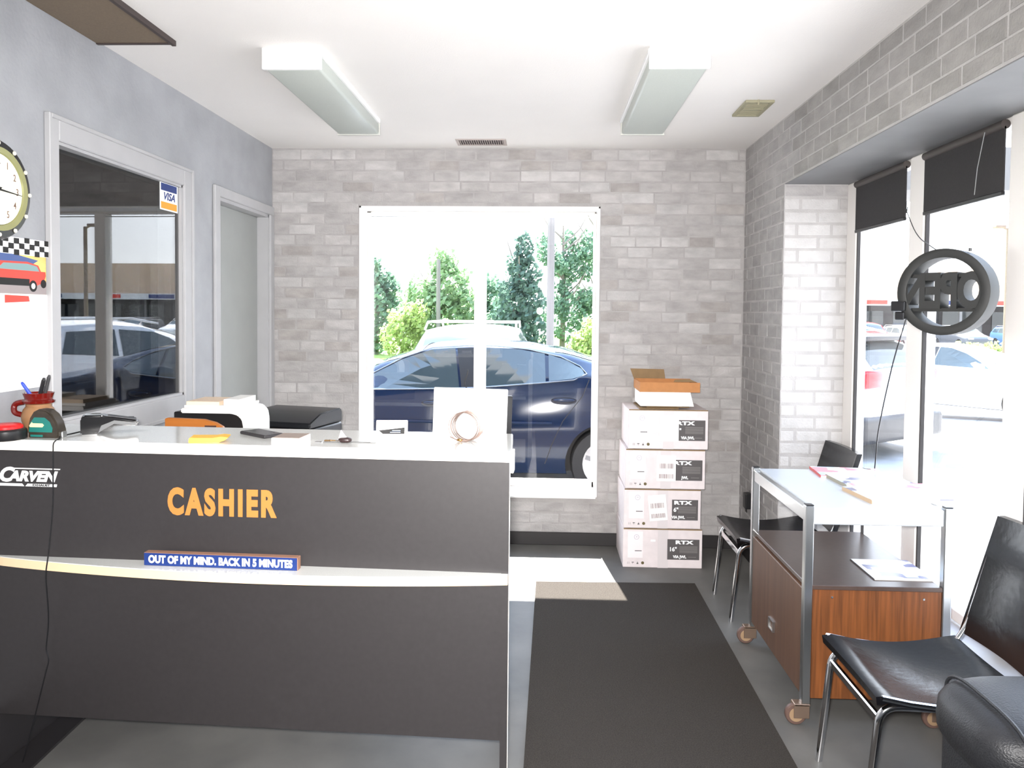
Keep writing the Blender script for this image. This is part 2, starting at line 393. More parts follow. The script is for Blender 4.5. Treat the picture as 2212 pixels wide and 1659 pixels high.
for a in ((-4.6, -4.5, 2.2, 4.6, 0, H), (-4.6, XL-.13, 2.1, 2.2, 0, H), (-4.6, XL-.13, 4.25, 4.35, 0, H), (-4.6, XL-.13, 2.1, 4.35, -.1, 0), (-4.6, XL-.13, 2.1, 4.35, H, H+.1)): box(b, *a)
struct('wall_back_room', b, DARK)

# door in the left wall -------------------------------------------------
dr = bpy.data.objects.new('door_1', None); COL.objects.link(dr); dr['kind'] = 'structure'; dr.location = (XL-.08, 4.79, 0)
obj('door_leaf', box(B(), XL-.115, XL-.072, DY0+.012, DY1-.012, .005, DZ1-.02, .003), DOORP, dr, world=True)
b = B()
for y0, y1, z0, z1 in ((DY0-.07, DY0, 0, DZ1+.06), (DY0, D-.006, DZ1, DZ1+.06)): box(b, XL, XL+.018, y0, y1, z0, z1, .004)
box(b, XL, XL+.018, DY1, D-.006, 0, DZ1, .004)
obj('door_casing', b, TRIMP, dr, world=True)
b = B()
for y0, y1, z0, z1 in ((DY0, DY0+.012, 0, DZ1), (DY1-.012, DY1, 0, DZ1), (DY0, DY1, DZ1-.02, DZ1)): box(b, XL-.13, XL+.004, y0, y1, z0, z1)
obj('door_frame', b, TRIMP, dr, world=True)
b = B(); tube(b, [(XL-.065, DY0+.016, 1.05), (XL-.065, DY0+.016, 1.13)], .006); obj('hinge', b, STEEL, dr, world=True)

# ------------------------------------------------------------------ ceiling fittings
def fixture(x0, label, tilt=0.):
    L, W, T = 1.22, .252, .09
    t = thing('ceiling_light', label, 'ceiling light', (x0+W/2, 3.27, H), group='fluorescent ceiling lights')
    obj('base_pan', box(B(), -W/2-.004, W/2+.004, .02, L-.02, -.026, 0, .004), WHITEP, t)
    b = B(); box(b, -W/2+.006, W/2-.006, .02, L-.012, -T, -.024, .012, 3); obj('lens', b, LENS, t, smooth=True, label='grey-green ribbed acrylic lens, unlit')
    obj('end_cap', box(B(), -W/2-.002, W/2+.002, 0, .022, -T-.002, 0, .004, 2), WHITEP, t)
    obj('end_cap', box(B(), -W/2, W/2, L-.016, L, -T-.004, -.004, .003, 2), mat('cap_grey', srgb(190, 190, 184), .5), t)
fixture(-1.2087, 'boxy fluorescent ceiling light nearer the wall with the dark window')
fixture(.441, 'boxy fluorescent ceiling light nearer the tall glazing and small grille')

t = thing('access_panel', 'brown ceiling access panel against the left wall, above the clock', 'panel', (-1.71, 2.9, H))
obj('panel_board', box(B(), -.168, .15, -.33, .275, -.012, 0), mat('brown_board', srgb(112, 98, 82), .8, noise=(150, .1)), t)
b = B(); box(b, .15, .166, -.345, .291, -.022, 0); box(b, -.168, .15, .275, .291, -.016, 0); box(b, -.168, .15, -.345, -.33, -.016, 0); obj('panel_frame', b, mat('dark_brown_trim', srgb(60, 50, 48), .6), t)

t = thing('air_vent', 'long white air register with louvres where ceiling meets brick wall', 'vent', (-.41, 5.07, H))
b = B(); WV = mat('vent_grey', srgb(170, 160, 156), .5)
for a in ((-.165, .165, -.088, -.07), (-.165, .165, .07, .088), (-.165, -.145, -.07, .07), (.145, .165, -.07, .07)): box(b, *a, -.006, 0, .001)
obj('vent_frame', b, WV, t); obj('vent_recess', box(B(), -.145, .145, -.07, .07, -.002, 0), mat('vent_dark', srgb(50, 40, 42), .8), t)
for i in range(20):
    x = -.138+i*.0145
    obj('louvre', box(B(), x, x+.004, -.07, .07, -.008, -.002), WV, t)
t = thing('exhaust_grille', 'small beige square grille near the right wall with a pull chain', 'vent', (1.128, 4.235, H))
BEI = mat('beige_plastic', srgb(150, 146, 122), .6)
b = B()
for a in ((-.075, .075, -.148, -.125), (-.075, .075, .125, .148), (-.075, -.055, -.125, .125), (.055, .075, -.125, .125), (-.055, .055, -.008, .008)): box(b, *a, -.014, 0, .002)
obj('grille_frame', b, BEI, t); obj('grille_plate', box(B(), -.055, .055, -.125, .125, -.004, 0), mat('grille_tan', srgb(104, 94, 84), .7), t)
for i in range(12): obj('slat', box(B(), -.055, .055, -.118+i*.0205, -.112+i*.0205, -.010, -.004), BEI, t)
b = B(); tube(b, [(-.01, -.15, 0), (-.01, -.15, -.03)], .005); obj('pull_chain', b, BEI, t)

# ------------------------------------------------------------------ counter
CA = radians(-2.41); CP = (-.098, 2.461, 0)
ct = thing('cashier_counter', 'long charcoal reception counter with pale top, bowed ledge and orange lettering', 'counter', CP, CA)
CL = -1.775; CT = 1.163
obj('upper_panel', box(B(), CL, -.026, .0, .02, .74, CT-.036), LAMBLACK, ct)
obj('lower_panel', box(B(), CL, -.026, .0, .02, .2, .74), LAMBLACK, ct)
b = B(); prism(b, [(-.026, -.003), (-.002, -.003), (-.066, .80), (-.09, .80)], 'z', 0, CT-.036); obj('side_panel', b, LAMBLACK, ct)
b = B(); prism(b, [(-.002, .001), (.0, .001), (-.064, .80), (-.066, .80)], 'z', 0, CT-.038); obj('edge_strip', b, EDGEW, ct, label='white edge strip of the counter end')
obj('side_panel', box(B(), CL, CL+.024, .02, .80, .2, CT-.036), LAMBLACK, ct)
b = B(); prism(b, [(CL, -.043), (.006, -.043), (-.018, .31), (CL, .31)], 'z', CT-.003, CT); obj('counter_top', b, LAMTOP, ct, label='pale grey speckled counter top')
b = B(); prism(b, [(CL, -.045), (.007, -.045), (-.016, .31), (CL, .31)], 'z', CT-.036, CT-.003); obj('top_edge', b, EDGEW, ct, label='white front edge of the counter top')
def bow(t): return .006+.088*max(0, sin(pi*min(1, t*.97)))**.8
b = B(); n = 40; pl = [(CL+(0-.003-CL)*i/n, -bow(i/n)) for i in range(n+1)]
poly = [(CL, .0)]+pl+[(-.003, .0)]
prism(b, poly, 'z', .752, .755); obj('ledge', b, LAMTOP, ct, label='grey bowed ledge')
b = B(); prism(b, [(CL, 0)]+[(x, y-.0015) for x, y in pl]+[(-.003, 0)], 'z', .724, .752); obj('ledge_edge', b, mat('cream_edge', srgb(236, 204, 166), .5), ct, label='cream front edge of the ledge')
obj('work_surface', box(B(), CL+.024, -.09, .31, .80, .73, .76), LAMTOP, ct)
b = B(); box(b, -.030, -.012, .30, .36, 1.02, 1.10, .002); obj('end_block', b, EDGEW, ct)
b = text('CASHIER', .118, .0008, .0062, .70, spacing=1.26); xs = [v.co.x for v in b.verts]; k = .378/(max(xs)-min(xs)); mx_ = (max(xs)+min(xs))/2
for v in b.verts: v.co.x = (v.co.x-mx_)*k
place(b, FRONT, (-.966, -.001, .955)); obj('lettering', b, ORANGE, ct, label='orange CASHIER lettering')
# exhaust maker's sticker
st = thing('sticker', 'white CARVEN EXHAUST logo sticker on the dark counter front near the cable', 'sticker', (CP[0]+cos(CA)*-1.652, CP[1]+sin(CA)*-1.652, 1.03), CA)
b = text('C', .066, .0006, .003, 1.05, shear=.3); place(b, FRONT, (-.082, -.002, .003)); b2 = text('ARVEN', .047, .0006, .0025, 1.12, shear=.3); place(b2, FRONT, (.016, -.002, -.001)); join(b, b2)
obj('logo_letters', b, PRINTW, st)
b = B(); prism(b, [(-.075, .025), (-.073, .0285), (.118, .0285), (.117, .025)], 'y', -.0025, -.001); prism(b, [(-.118, -.034), (-.118, -.025), (-.02, -.025), (-.012, -.034)], 'y', -.0025, -.001); prism(b, [(-.008, -.034), (.0, -.025), (.106, -.025), (.104, -.034)], 'y', -.0025, -.001); obj('logo_bars', b, PRINTW, st)
b = text('EXHAUST', .0095, .0004, .0004, 1.5); place(b, FRONT, (.05, -.003, -.0295)); obj('logo_small_letters', b, PRINTK, st)
# joke plaque
xq = -.95
pq = thing('desk_plaque', 'blue wooden block sign reading OUT OF MY MIND. BACK IN 5 MINUTES', 'sign', (CP[0]+cos(CA)*xq+sin(CA)*.035, CP[1]+sin(CA)*xq-cos(CA)*.035, .755), CA)
obj('block', box(B(), -.262, .262, -.014, .014, 0, .043, .0015), mat('raw_wood', srgb(150, 112, 92), .7, wood=('x', 40, .2)), pq)
obj('blue_face', box(B(), -.26, .26, -.0155, -.014, .001, .042), BLUEP, pq)
b = text('OUT OF MY MIND. BACK IN 5 MINUTES', .034, .0005, .0016, .74, spacing=1.03); place(b, FRONT, (0, -.0162, .021))
xs = [v.co.x for v in b.verts]; k = .49/(max(xs)-min(xs)); bmesh.ops.scale(b, vec=(k, 1, 1), verts=b.verts); obj('lettering', b, PRINTW, pq, label='white painted words')

# ------------------------------------------------------------------ floor mats
def slab_mat(name, label, poly, z, m, cat='mat'):
    b = B(); prism(b, poly, 'z', 0, z); o = obj(name, b, m); tag(o, label, cat); return o
slab_mat('floor_mat', 'long dark grey carpet runner on the floor beside the counter', [(-.08, .6), (.91, .6), (.922, 4.53), (-.019, 4.50)], .012, MATF)
slab_mat('floor_mat', 'black rubber mat on the floor under the left end of the counter', [(-1.866, 2.2), (-1.745, 2.2), (-1.772, 2.95), (-1.866, 2.95)], .01, BLACKRUB)

# ------------------------------------------------------------------ wheel cartons
def carton(x0, x1, z0, label, variant):
    W = x1-x0; hh = .246; Y0 = 4.83; dp = .42
    t = thing('wheel_carton', label, 'carton', ((x0+x1)/2, Y0+dp/2, z0), group='stacked wheel cartons')
    f = -dp/2
    obj('carton_body', box(B(), -W/2, W/2, f, dp/2, 0, hh, .004, 2), CARTON, t)
    obj('lid_edge', box(B(), -W/2+.003, W/2-.003, f-.0012, f+.002, hh-.003, hh+.0035), CARDD, t, label='brown edge of the lid flap')
    obj('packing_tape', box(B(), -.03, .035, f-.001, f, .0, hh), mat('clear_tape', srgb(214, 206, 206), .3), t)
    px0 = {0: .045, 1: .065, 2: .05, 3: .05}[variant]; px1 = W/2-.018
    if variant == 0: px0 = .03
    if variant == 1: px0 = .062
    if variant == 2: px0 = .06
    if variant == 3: px0 = .065
    z1, z2 = .055, .185
    obj('dark_print', box(B(), px0, px1, f-.0016, f-.001, z1, z2), PRINTGREY, t)
    cx = px1-.105; y = f-.002
    b = text('RTX' if variant != 1 else 'RTX', .030, .0003, .0018, 1.75, spacing=1.12); place(b, FRONT, (cx+.008 if variant in (0, 2) else cx-.02, y, .165)); obj('brand_letters', b, PRINTW, t)
    if variant == 0: b = text('16"', .036, .0003, .0012); place(b, FRONT, (px0+.035, y, .12)); obj('size_figures', b, PRINTW, t)
    if variant == 2: b = text('6"', .036, .0003, .0012); place(b, FRONT, (px0+.025, y, .12)); obj('size_figures', b, PRINTW, t)
    if variant == 3: b = text('"', .036, .0003, .0012); place(b, FRONT, (px0+.010, y, .118)); obj('size_figures', b, PRINTW, t)
    b = B()
    for k in range(7): box(b, cx-.02, px1-.012, y-.0002, y+.0003, .100+k*.0065, .1028+k*.0065)
    obj('fine_print', b, PRINTMID, t)
    b = text('VIA JWL' if variant != 1 else 'JWL', .024, .0003, .0012, .95); place(b, FRONT, (cx-.018 if variant in (0, 2) else cx-.004, y, .073)); obj('test_marks', b, PRINTW, t)
    b = B(); box(b, cx+.035, cx+.085, y-.0002, y+.0003, .0715, .0745); obj('maker_print', b, PRINTMID, t)
    # pale form, roundel and handling marks
    obj('form_label', box(B(), -W/2+.03, -W/2+.125, f-.001, f, .062, hh-.016), mat('form_white', srgb(236, 228, 228), .7), t)
    b = B(); tube(b, [(-W/2+.085+.015*cos(2*pi*k/20), f-.0012, .195+.015*sin(2*pi*k/20)) for k in range(20)], .0009, 5, True); place(b, Matrix.Identity(4), (0, 0, 0))
    b2 = text('M', .012, .0002); place(b2, FRONT, (-W/2+.085, f-.0014, .195)); join(b, b2); obj('roundel', b, mat('stamp_violet', srgb(150, 140, 170), .7), t)
    b = B(); box(b, -W/2+.075, -W/2+.118, f-.0014, f-.001, .105, .109); obj('stamp_line', b, PRINTK, t)
    b = B(); q = f-.0014
    x = -W/2+.03
    for xx in (x, x+.009): box(b, xx, xx+.0015, q, f, .022, .036)
    box(b, x+.026, x+.04, q, f, .031, .035); box(b, x+.032, x+.0335, q, f, .022, .032)
    prism(b, [(x+.056, .023), (x+.070, .023), (x+.066, .031), (x+.060, .031)], 'y', q, f); prism(b, [(x+.060, .033), (x+.066, .033), (x+.063, .038)], 'y', q, f)
    obj('handling_marks', b, PRINTGREY, t)
    b = B(); lathe(b, [(.0095, q), (.0095, f)], (x+.095, 0, .030), 'y', 20); obj('round_seal', b, mat('seal_olive', srgb(96, 84, 50), .6), t)
    if variant:   # stuck-on shipping label
        lx, tilt = {1: (.005, 0), 2: (-.03, -.1), 3: (.005, .0)}[variant]
        M = Matrix.Translation((lx, 0, .135)) @ Matrix.Rotation(tilt, 4, 'Y')
        lw = .06 if variant != 2 else .056
        b = B(); box(b, -lw, lw, f-.0032, f-.0024, -.085, .078); bmesh.ops.transform(b, matrix=M, verts=b.verts); obj('shipping_label', b, PAPER, t)
        rnd = random.Random(variant)
        for z0_, z1_ in ((-.005, .027), (-.068, -.04)):
            b = B(); xx = -.044
            while xx < .042:
                w = rnd.choice((.0012, .002, .003)); box(b, xx, xx+w, f-.0036, f-.0031, z0_, z1_); xx += w+rnd.choice((.0014, .002, .003))
            bmesh.ops.transform(b, matrix=M, verts=b.verts); obj('bar_code', b, mat('barcode_ink', srgb(130, 105, 108), .7) if variant != 3 else mat('barcode_faint', srgb(215, 208, 208), .7), t)
    else:
        b = B(); box(b, -.075, -.045, f-.0014, f-.001, .168, .18); obj('torn_scrap', b, PRINTW, t)
    return t
carton(.528, 1.026, 0, 'white wheel carton at the bottom of the stack, standing on the floor', 0)
carton(.531, 1.013, .252, 'white wheel carton second from the floor, its shipping label crooked', 2)
carton(.537, 1.036, .504, 'white wheel carton third from the floor, label straight and bar code dark', 1)
carton(.552, 1.050, .756, 'topmost white wheel carton, under the open cardboard tray', 3)
ZT = 1.0055
t = thing('paper_sleeve', 'crumpled kraft paper sheets lying on the topmost wheel carton', 'paper', (.77, 5.02, ZT))
b = B(); box(b, -.15, .10, -.16, .14, 0, .008, .002); box(b, -.10, .17, -.14, .12, .008, .014, .002); box(b, -.13, .12, -.15, .15, .014, .022, .002); obj('sheet', b, CARDD, t)
t = thing('white_box', 'flat white box between the topmost carton and the brown tray', 'box', (.78, 5.0, ZT+.022))
b = B(); prism(b, [(-.155, 0), (.178, 0), (.155, .088), (-.155, .088)], 'y', -.17, .13); obj('box_body', b, PAPER, t)
t = thing('cardboard_tray', 'open brown cardboard tray with raised flap on top of the stack', 'box', (.80, 5.0, ZT+.11))
b = B(); box(b, -.18, .195, -.17, -.165, 0, .062); box(b, -.18, -.175, -.165, .15, 0, .06); box(b, .19, .195, -.165, .15, 0, .056); box(b, -.175, .19, -.165, .15, 0, .004); box(b, -.18, .195, .15, .155, 0, .06)
obj('tray_body', b, CARDB, t)
b = B(); prism(b, [(-.18, .058), (-.205, .125), (.02, .122), (.03, .058)], 'y', .156, .16); obj('flap', b, CARDD, t)
b = B(); prism(b, [(.05, .055), (.06, .07), (.15, .075), (.195, .055)], 'y', -.05, -.046); obj('flap', b, CARDD, t)

# ------------------------------------------------------------------ steel cart
ca = thing('utility_cart', 'steel-framed rolling cart with white top, magazines and walnut cabinet below', 'cart', (1.325, 3.37, 0))
lx0, lx1, ly0, ly1 = 1.046, 1.575, 3.0, 3.74
for (x, y) in ((lx0, ly0), (lx1, ly0), (lx0, ly1), (lx1, ly1)):
    lg = obj('leg', box(B(), x-.0165, x+.0165, y-.0165, y+.0165, .085, .866, .003), STEEL, ca, world=True)
    b = B(); cx = x-.035
    fork = B(); box(fork, cx-.012, x+.014, y-.021, y-.017, .03, .085, .002); box(fork, cx-.012, x+.014, y+.017, y+.021, .03, .085, .002); box(fork, cx-.01, x+.016, y-.021, y+.021, .078, .087, .002)
    cs = obj('caster', fork, mat('brass_caster', srgb(150, 128, 112), .35, .7), ca, world=True)
    lathe(b, [(.028, -.013), (.038, -.012), (.041, -.008), (.041, .008), (.038, .012), (.028, .013)], (cx, y, .041), 'y', 24)
    obj('wheel', b, mat('brown_rubber', srgb(96, 74, 66), .5), ca, smooth=True, world=True).parent = cs
    b = B(); lathe(b, [(.027, -.0145), (.027, .0145)], (cx, y, .041), 'y', 20); obj('hub', b, mat('tan_hub', srgb(170, 142, 112), .4, .3), ca, world=True).parent = cs
    obj('leg_cap', box(B(), x-.015, x+.015, y-.015, y+.015, .866, .870, .001), BLACKP, ca, world=True).parent = lg
obj('cart_top', box(B(), lx0+.017, lx1-.017, ly0-.012, ly1+.012, .793, .858, .004), mat('white_enamel', srgb(196, 202, 208), .22), ca, world=True)
obj('side_rail', box(B(), lx0-.012, lx0+.016, ly0+.017, ly1-.017, .80, .852, .003), STEEL, ca, world=True)
obj('side_rail', box(B(), lx1-.016, lx1+.012, ly0+.017, ly1-.017, .80, .852, .003), STEEL, ca, world=True)
cab = obj('cabinet', box(B(), lx0+.02, lx1-.018, ly0-.008, ly1-.02, .107, .537), WALNUT, ca, world=True, label='walnut-veneer cabinet under the cart top')
obj('cabinet_top', box(B(), lx0-.002, lx1-.017, ly0-.014, ly1+.01, .538, .556, .002), TOPBROWN, ca, world=True)
dw = obj('drawer_front', box(B(), lx0-.012, lx0+.019, ly0+.018, ly1-.018, .11, .532, .003), WALNUTD, ca, world=True)
b = B()
for a in ((-.006, .004, -.03, .03, .02, .024), (-.006, .004, -.03, .03, -.024, -.02), (-.006, .004, -.034, -.03, -.024, .024), (-.006, .004, .03, .034, -.024, .024)): box(b, *a)
place(b, Matrix.Identity(4), (lx0-.016, 3.39, .235)); obj('handle', b, STEEL, ca, world=True).parent = dw
b = B()
for x in (1.12, 1.5): lathe(b, [(.005, 0), (.004, .003)], (x, ly0-.011, .508), 'y', 12)
obj('screw', b, STEEL, ca, world=True) if False else b.free()
for x in (1.14, 1.49):
    b = B(); lathe(b, [(.004, 0), (.005, .003)], (x, ly0-.011, .508), 'y', 12); obj('screw', b, STEEL, ca, world=True)

def magmat(name, seed, cols):
    m = bpy.data.materials.new(name); m.use_nodes = True; nt = m.node_tree; bs = nt.nodes['Principled BSDF']
    tc = nt.nodes.new('ShaderNodeTexCoord'); mp = nt.nodes.new('ShaderNodeMapping'); mp.inputs['Location'].default_value = (seed, seed*.7, 0); mp.inputs['Scale'].default_value = (9, 13, 1)
    v = nt.nodes.new('ShaderNodeTexVoronoi'); v.distance = 'CHEBYCHEV'; v.inputs['Scale'].default_value = 1.3
    r = nt.nodes.new('ShaderNodeValToRGB'); r.color_ramp.interpolation = 'CONSTANT'; e = r.color_ramp.elements
    for i, c in enumerate(cols):
        if i > 1: e.new(i/len(cols))
        e[i].position = i/len(cols); e[i].color = srgb(*c)
    sp = nt.nodes.new('ShaderNodeSeparateColor')
    nt.links.new(tc.outputs['Object'], mp.inputs[0]); nt.links.new(mp.outputs[0], v.inputs['Vector']); nt.links.new(v.outputs['Color'], sp.inputs[0])
    nt.links.new(sp.outputs[0], r.inputs[0]); nt.links.new(r.outputs[0], bs.inputs['Base Color']); bs.inputs['Roughness'].default_value = .3
    return m
def magazine(label, x, y, z, w, h, rz, th, cols, seed, spine, group=None):
    t = thing('magazine', label, 'magazine', (x, y, z), rz, group)
    b = B(); n = 8; A = []
    obj('pages', box(B(), -w/2, w/2, -h/2, h/2, 0, th*.75, .0006), PAPER, t)
    obj('cover', box(B(), -w/2-.002, w/2+.002, -h/2-.002, h/2+.002, th*.75, th, .0004), magmat('magazine_cover', seed, cols), t)
    obj('spine', box(B(), -w/2-.003, -w/2, -h/2, h/2, 0, th), mat('spine_'+spine[0], spine[1], .5), t)
PK = [(246, 240, 238), (236, 150, 160), (250, 250, 250), (190, 215, 235), (248, 244, 240)]
BL = [(250, 250, 250), (205, 225, 240), (245, 245, 245), (120, 120, 150), (240, 240, 235)]
zc = .858
magazine('magazine with pink and red cover at the window end of the cart top', 1.455, 3.655, zc, .30, .21, -.10, .010, PK, 1.3, ('red', srgb(206, 90, 86)), 'magazines on the cart')
magazine('magazine with pale blue cover in the middle of the cart top', 1.48, 3.47, zc, .31, .22, .04, .014, BL, 4.1, ('grey', srgb(150, 145, 130)), 'magazines on the cart')
magazine('magazine with white and grey cover underneath at the front of the cart top', 1.475, 3.205, zc, .34, .24, .10, .016, BL, 7.7, ('tan', srgb(186, 160, 130)), 'magazines on the cart')
magazine('magazine with curled corner lying uppermost at the front of the cart top', 1.49, 3.24, zc+.016, .32, .21, .02, .010, PK[::-1], 2.2, ('white', srgb(235, 230, 225)), 'magazines on the cart')
magazine('open leaflet lying on the brown shelf of the cart', 1.452, 3.185, .556, .235, .25, -.02, .004, BL, 9.4, ('dark', srgb(70, 66, 66)), 'magazines on the cart')

# ------------------------------------------------------------------ sling chairs
def chair_parts(t):
    hw = .225
    for s in (-1, 1):
        y = s*(hw-.03)
        p = fillet([(-.015, y, .0), (.025, y, .405), (.40, y, .395), (.47, y, .0)], .06, 6)
        b = B(); tube(b, p, .0125, 10); obj('leg', b, CHROME, t, smooth=True)
        p = fillet([(.34, y, .40), (.45, y+s*.012, .42), (.50, y+s*.014, .49), (.615, y+s*.014, .885)], .07, 6)
        b = B(); tube(b, p, .0115, 10); obj('back_frame', b, CHROME, t, smooth=True)
    b = B(); box(b, .015, .033, -hw+.03, hw-.03, .345, .375, .004); obj('cross_bar', b, CHROME, t)
    # seat sling: rolled front edge, dished in the middle
    nx, ny = 14, 12; b = B(); T, Bt = [], []
    for i in range(nx+1):
        u = i/nx; rt, rb = [], []
        for j in range(ny+1):
            v = -1+2*j/ny
            z = .458-.030*sin(pi*min(1, u*1.02))-.022*(1-v*v)*(.4+.6*sin(pi*u))
            x = .01+.46*u-.012*(v*v)*(1-u)
            if i == 0: z -= .012
            rt.append(b.verts.new((x, v*hw, z))); rb.append(b.verts.new((x+.004, v*(hw-.002), z-.026)))
        T.append(rt); Bt.append(rb)
    for i in range(nx):
        for j in range(ny):
            b.faces.new((T[i][j], T[i+1][j], T[i+1][j+1], T[i][j+1])); b.faces.new((Bt[i][j], Bt[i][j+1], Bt[i+1][j+1], Bt[i+1][j]))
        b.faces.new((T[i][0], Bt[i][0], Bt[i+1][0], T[i+1][0])); b.faces.new((T[i][ny], T[i+1][ny], Bt[i+1][ny], Bt[i][ny]))
    for j in range(ny):
        b.faces.new((T[0][j], T[0][j+1], Bt[0][j+1], Bt[0][j])); b.faces.new((T[nx][j], Bt[nx][j], Bt[nx][j+1], T[nx][j+1]))
    obj('seat', b, VINYL, t, smooth=True, angle=50)
    for s in (-1, 1):
        b = B(); tube(b, [(T_, s*(hw+.002), .446-.030*sin(pi*min(1, (T_-.01)/.46))) for T_ in (.015, .1, .2, .3, .4, .46)], .009, 8); obj('seat_rail', b, CHROME, t, smooth=True)
    # back sling
    b = B(); A, C = [], []
    for i in range(9):
        u = i/8; ra, rc = [], []
        for j in range(11):
            v = -1+2*j/10; z = .475+.42*u; x = .495+.122*u+.022*(1-v*v)
            ra.append(b.verts.new((x-.013, v*(hw-.004), z))); rc.append(b.verts.new((x+.013, v*(hw-.004), z)))
        A.append(ra); C.append(rc)
    for i in range(8):
        for j in range(10):
            b.faces.new((A[i][j], A[i][j+1], A[i+1][j+1], A[i+1][j])); b.faces.new((C[i][j], C[i+1][j], C[i+1][j+1], C[i][j+1]))
        b.faces.new((A[i][0], A[i+1][0], C[i+1][0], C[i][0])); b.faces.new((A[i][10], C[i][10], C[i+1][10], A[i+1][10]))
    for j in range(10):
        b.faces.new((A[0][j], C[0][j], C[0][j+1], A[0][j+1])); b.faces.new((A[8][j], A[8][j+1], C[8][j+1], C[8][j]))
    obj('backrest', b, VINYL, t, smooth=True)
def copy_tree(o, parent=None):
    c = o.copy(); COL.objects.link(c)
    if parent: c.parent = parent
    for ch in list(o.children): copy_tree(ch, c)
    return c
ch1 = thing('waiting_chair', 'black vinyl chair with chrome legs between the cart and the armchair', 'chair', (1.028, 2.555, 0), 0, 'black vinyl waiting chairs')
chair_parts(ch1)
ch2 = copy_tree(ch1); ch2.location = (1.02, 4.195, 0); ch2['label'] = 'black vinyl chair with chrome legs beside the brick pier, beyond the cart'

# ------------------------------------------------------------------ leather armchair (mostly out of frame)
ac = thing('armchair', 'black leather armchair with padded arms, in front of the chrome chair', 'armchair', (1.36, 1.5, 0))
def wpad(name, x0, x1, y0, y1, z0, z1, e, m=LEATHER):
    b = B(); pad(b, ((x0+x1)/2, (y0+y1)/2, (z0+z1)/2), (x1-x0, y1-y0, z1-z0), e); return obj(name, b, m, ac, smooth=True, world=True, angle=70)
wpad('arm_pad', 1.045, 1.585, 1.74, 2.135, .462, .648, .62)
wpad('arm_pad', 1.045, 1.585, .87, 1.26, .462, .648, .62)
for y0, y1 in ((1.80, 2.10), (.90, 1.20)):
    b = B(); box(b, 1.09, 1.58, y0, y1, .03, .52, .04, 4); obj('arm_base', b, LEATHER, ac, smooth=True, world=True)
wpad('seat_cushion', 1.07, 1.5, 1.20, 1.80, .26, .47, .4)
b = B(); box(b, 1.10, 1.58, 1.19, 1.81, .05, .28, .02, 2); obj('seat_base', b, LEATHER, ac, smooth=True, world=True)
wpad('back_cushion', 1.40, 1.59, 1.19, 1.81, .36, .86, .5)
for yy in (1.9375, 1.065):
    b = B(); P = []
    for k in range(48):
        a = 2*pi*k/48; f = lambda v, p: math.copysign(abs(v)**p, v)
        P.append((1.125, yy+.1975*.955*f(cos(a), .62), .555+.093*.955*f(sin(a), .62)))
    tube(b, P, .005, 6, True); obj('piping', b, LEATHER, ac, smooth=True, world=True)
for x in (1.14, 1.53):
    for y in (.98, 2.0): b = B(); lathe(b, [(.025, 0), (.02, .035)], (x, y, 0), 'z', 12); obj('foot', b, BLACKP, ac, world=True)

# ------------------------------------------------------------------ wall things: clock, calendar, stickers, outlet
ck = thing('wall_clock', 'round black wall clock with cream dial and bolt-like marks', 'clock', (XL, 2.542, 2.008))
b = B(); lathe(b, [(.174, 0), (.174, .018), (.165, .032), (.140, .036), (.134, .030)], (0, 0, 0), 'x', 48); obj('rim', b, BLACKP, ck, smooth=True)
b = B(); lathe(b, [(.142, .034), (.142, .040), (.125, .037), (.122, .03)], (0, 0, 0), 'x', 48, True); obj('inner_ring', b, mat('olive_brass', srgb(158, 158, 112), .35, .4), ck, smooth=True)
b = B(); lathe(b, [(.121, .031), (.121, .0325)], (0, 0, 0), 'x', 48); obj('dial', b, mat('cream_dial', srgb(248, 246, 218), .6), ck)
nb = B()
for h in range(1, 13):
    a = pi/2-h*pi/6; t_ = text(str(h), .034, .0003, .0003, .8); place(t_, WEST, (.0332, .096*cos(a), .096*sin(a))); join(nb, t_)
    bb = B(); lathe(bb, [(.0075, 0), (.0065, .004)], (.036, .155*cos(a), .155*sin(a)), 'x', 10); obj('rim_stud', bb, mat('cream_stud', srgb(235, 228, 205), .5), ck)
obj('numerals', nb, mat('numeral_brown', srgb(120, 92, 80), .7), ck)
b = B(); prism(b, [(-.03, .004), (.115, -.0075), (.115, -.0095), (-.03, -.004)], 'x', .036, .0375); obj('minute_hand', b, PRINTK, ck)
b = B(); prism(b, [(.005, -.01), (.075, .0), (.0, .008), (-.02, .0)], 'x', .034, .0355); bmesh.ops.rotate(b, cent=(0, 0, 0), matrix=Matrix.Rotation(radians(200), 3, 'X'), verts=b.verts); obj('hour_hand', b, PRINTK, ck)

cl = thing('wall_calendar', 'hanging car calendar with chequered flag header below the clock', 'calendar', (XL, 2.69, 1.31))
YW0, YW1 = -.155, .15
obj('date_sheet', box(B(), .004, .006, YW0, YW1+.006, .0, .345), PAPER, cl)
obj('picture_sheet', box(B(), .006, .009, YW0, YW1-.015, .345, .53), mat('picture_orange', srgb(236, 190, 110), .5, noise=(9, .35, (1, .3, 2))), cl)
b = B(); prism(b, [(YW0, .345), (YW1-.015, .345), (YW1-.015, .385), (YW0, .41)], 'x', .009, .0094); obj('picture_road', b, mat('picture_grey', srgb(150, 140, 140), .6), cl)
b = B(); prism(b, [(YW0, .50), (YW1-.10, .475), (YW1-.06, .47), (YW1-.09, .455), (YW0, .45)], 'x', .009, .0095); obj('picture_smoke', b, mat('picture_blue', srgb(70, 90, 140), .6), cl)
CARR = mat('picture_red', srgb(220, 62, 48), .5)
b = B(); prism(b, [(YW0, .39), (YW1-.11, .375), (YW1-.085, .372), (YW1-.03, .39), (YW1-.018, .415), (YW1-.02, .43), (YW1-.045, .43), (YW1-.06, .452), (YW1-.12, .462), (YW0+.04, .458), (YW0, .44)], 'x', .0094, .0098); obj('picture_car', b, CARR, cl)
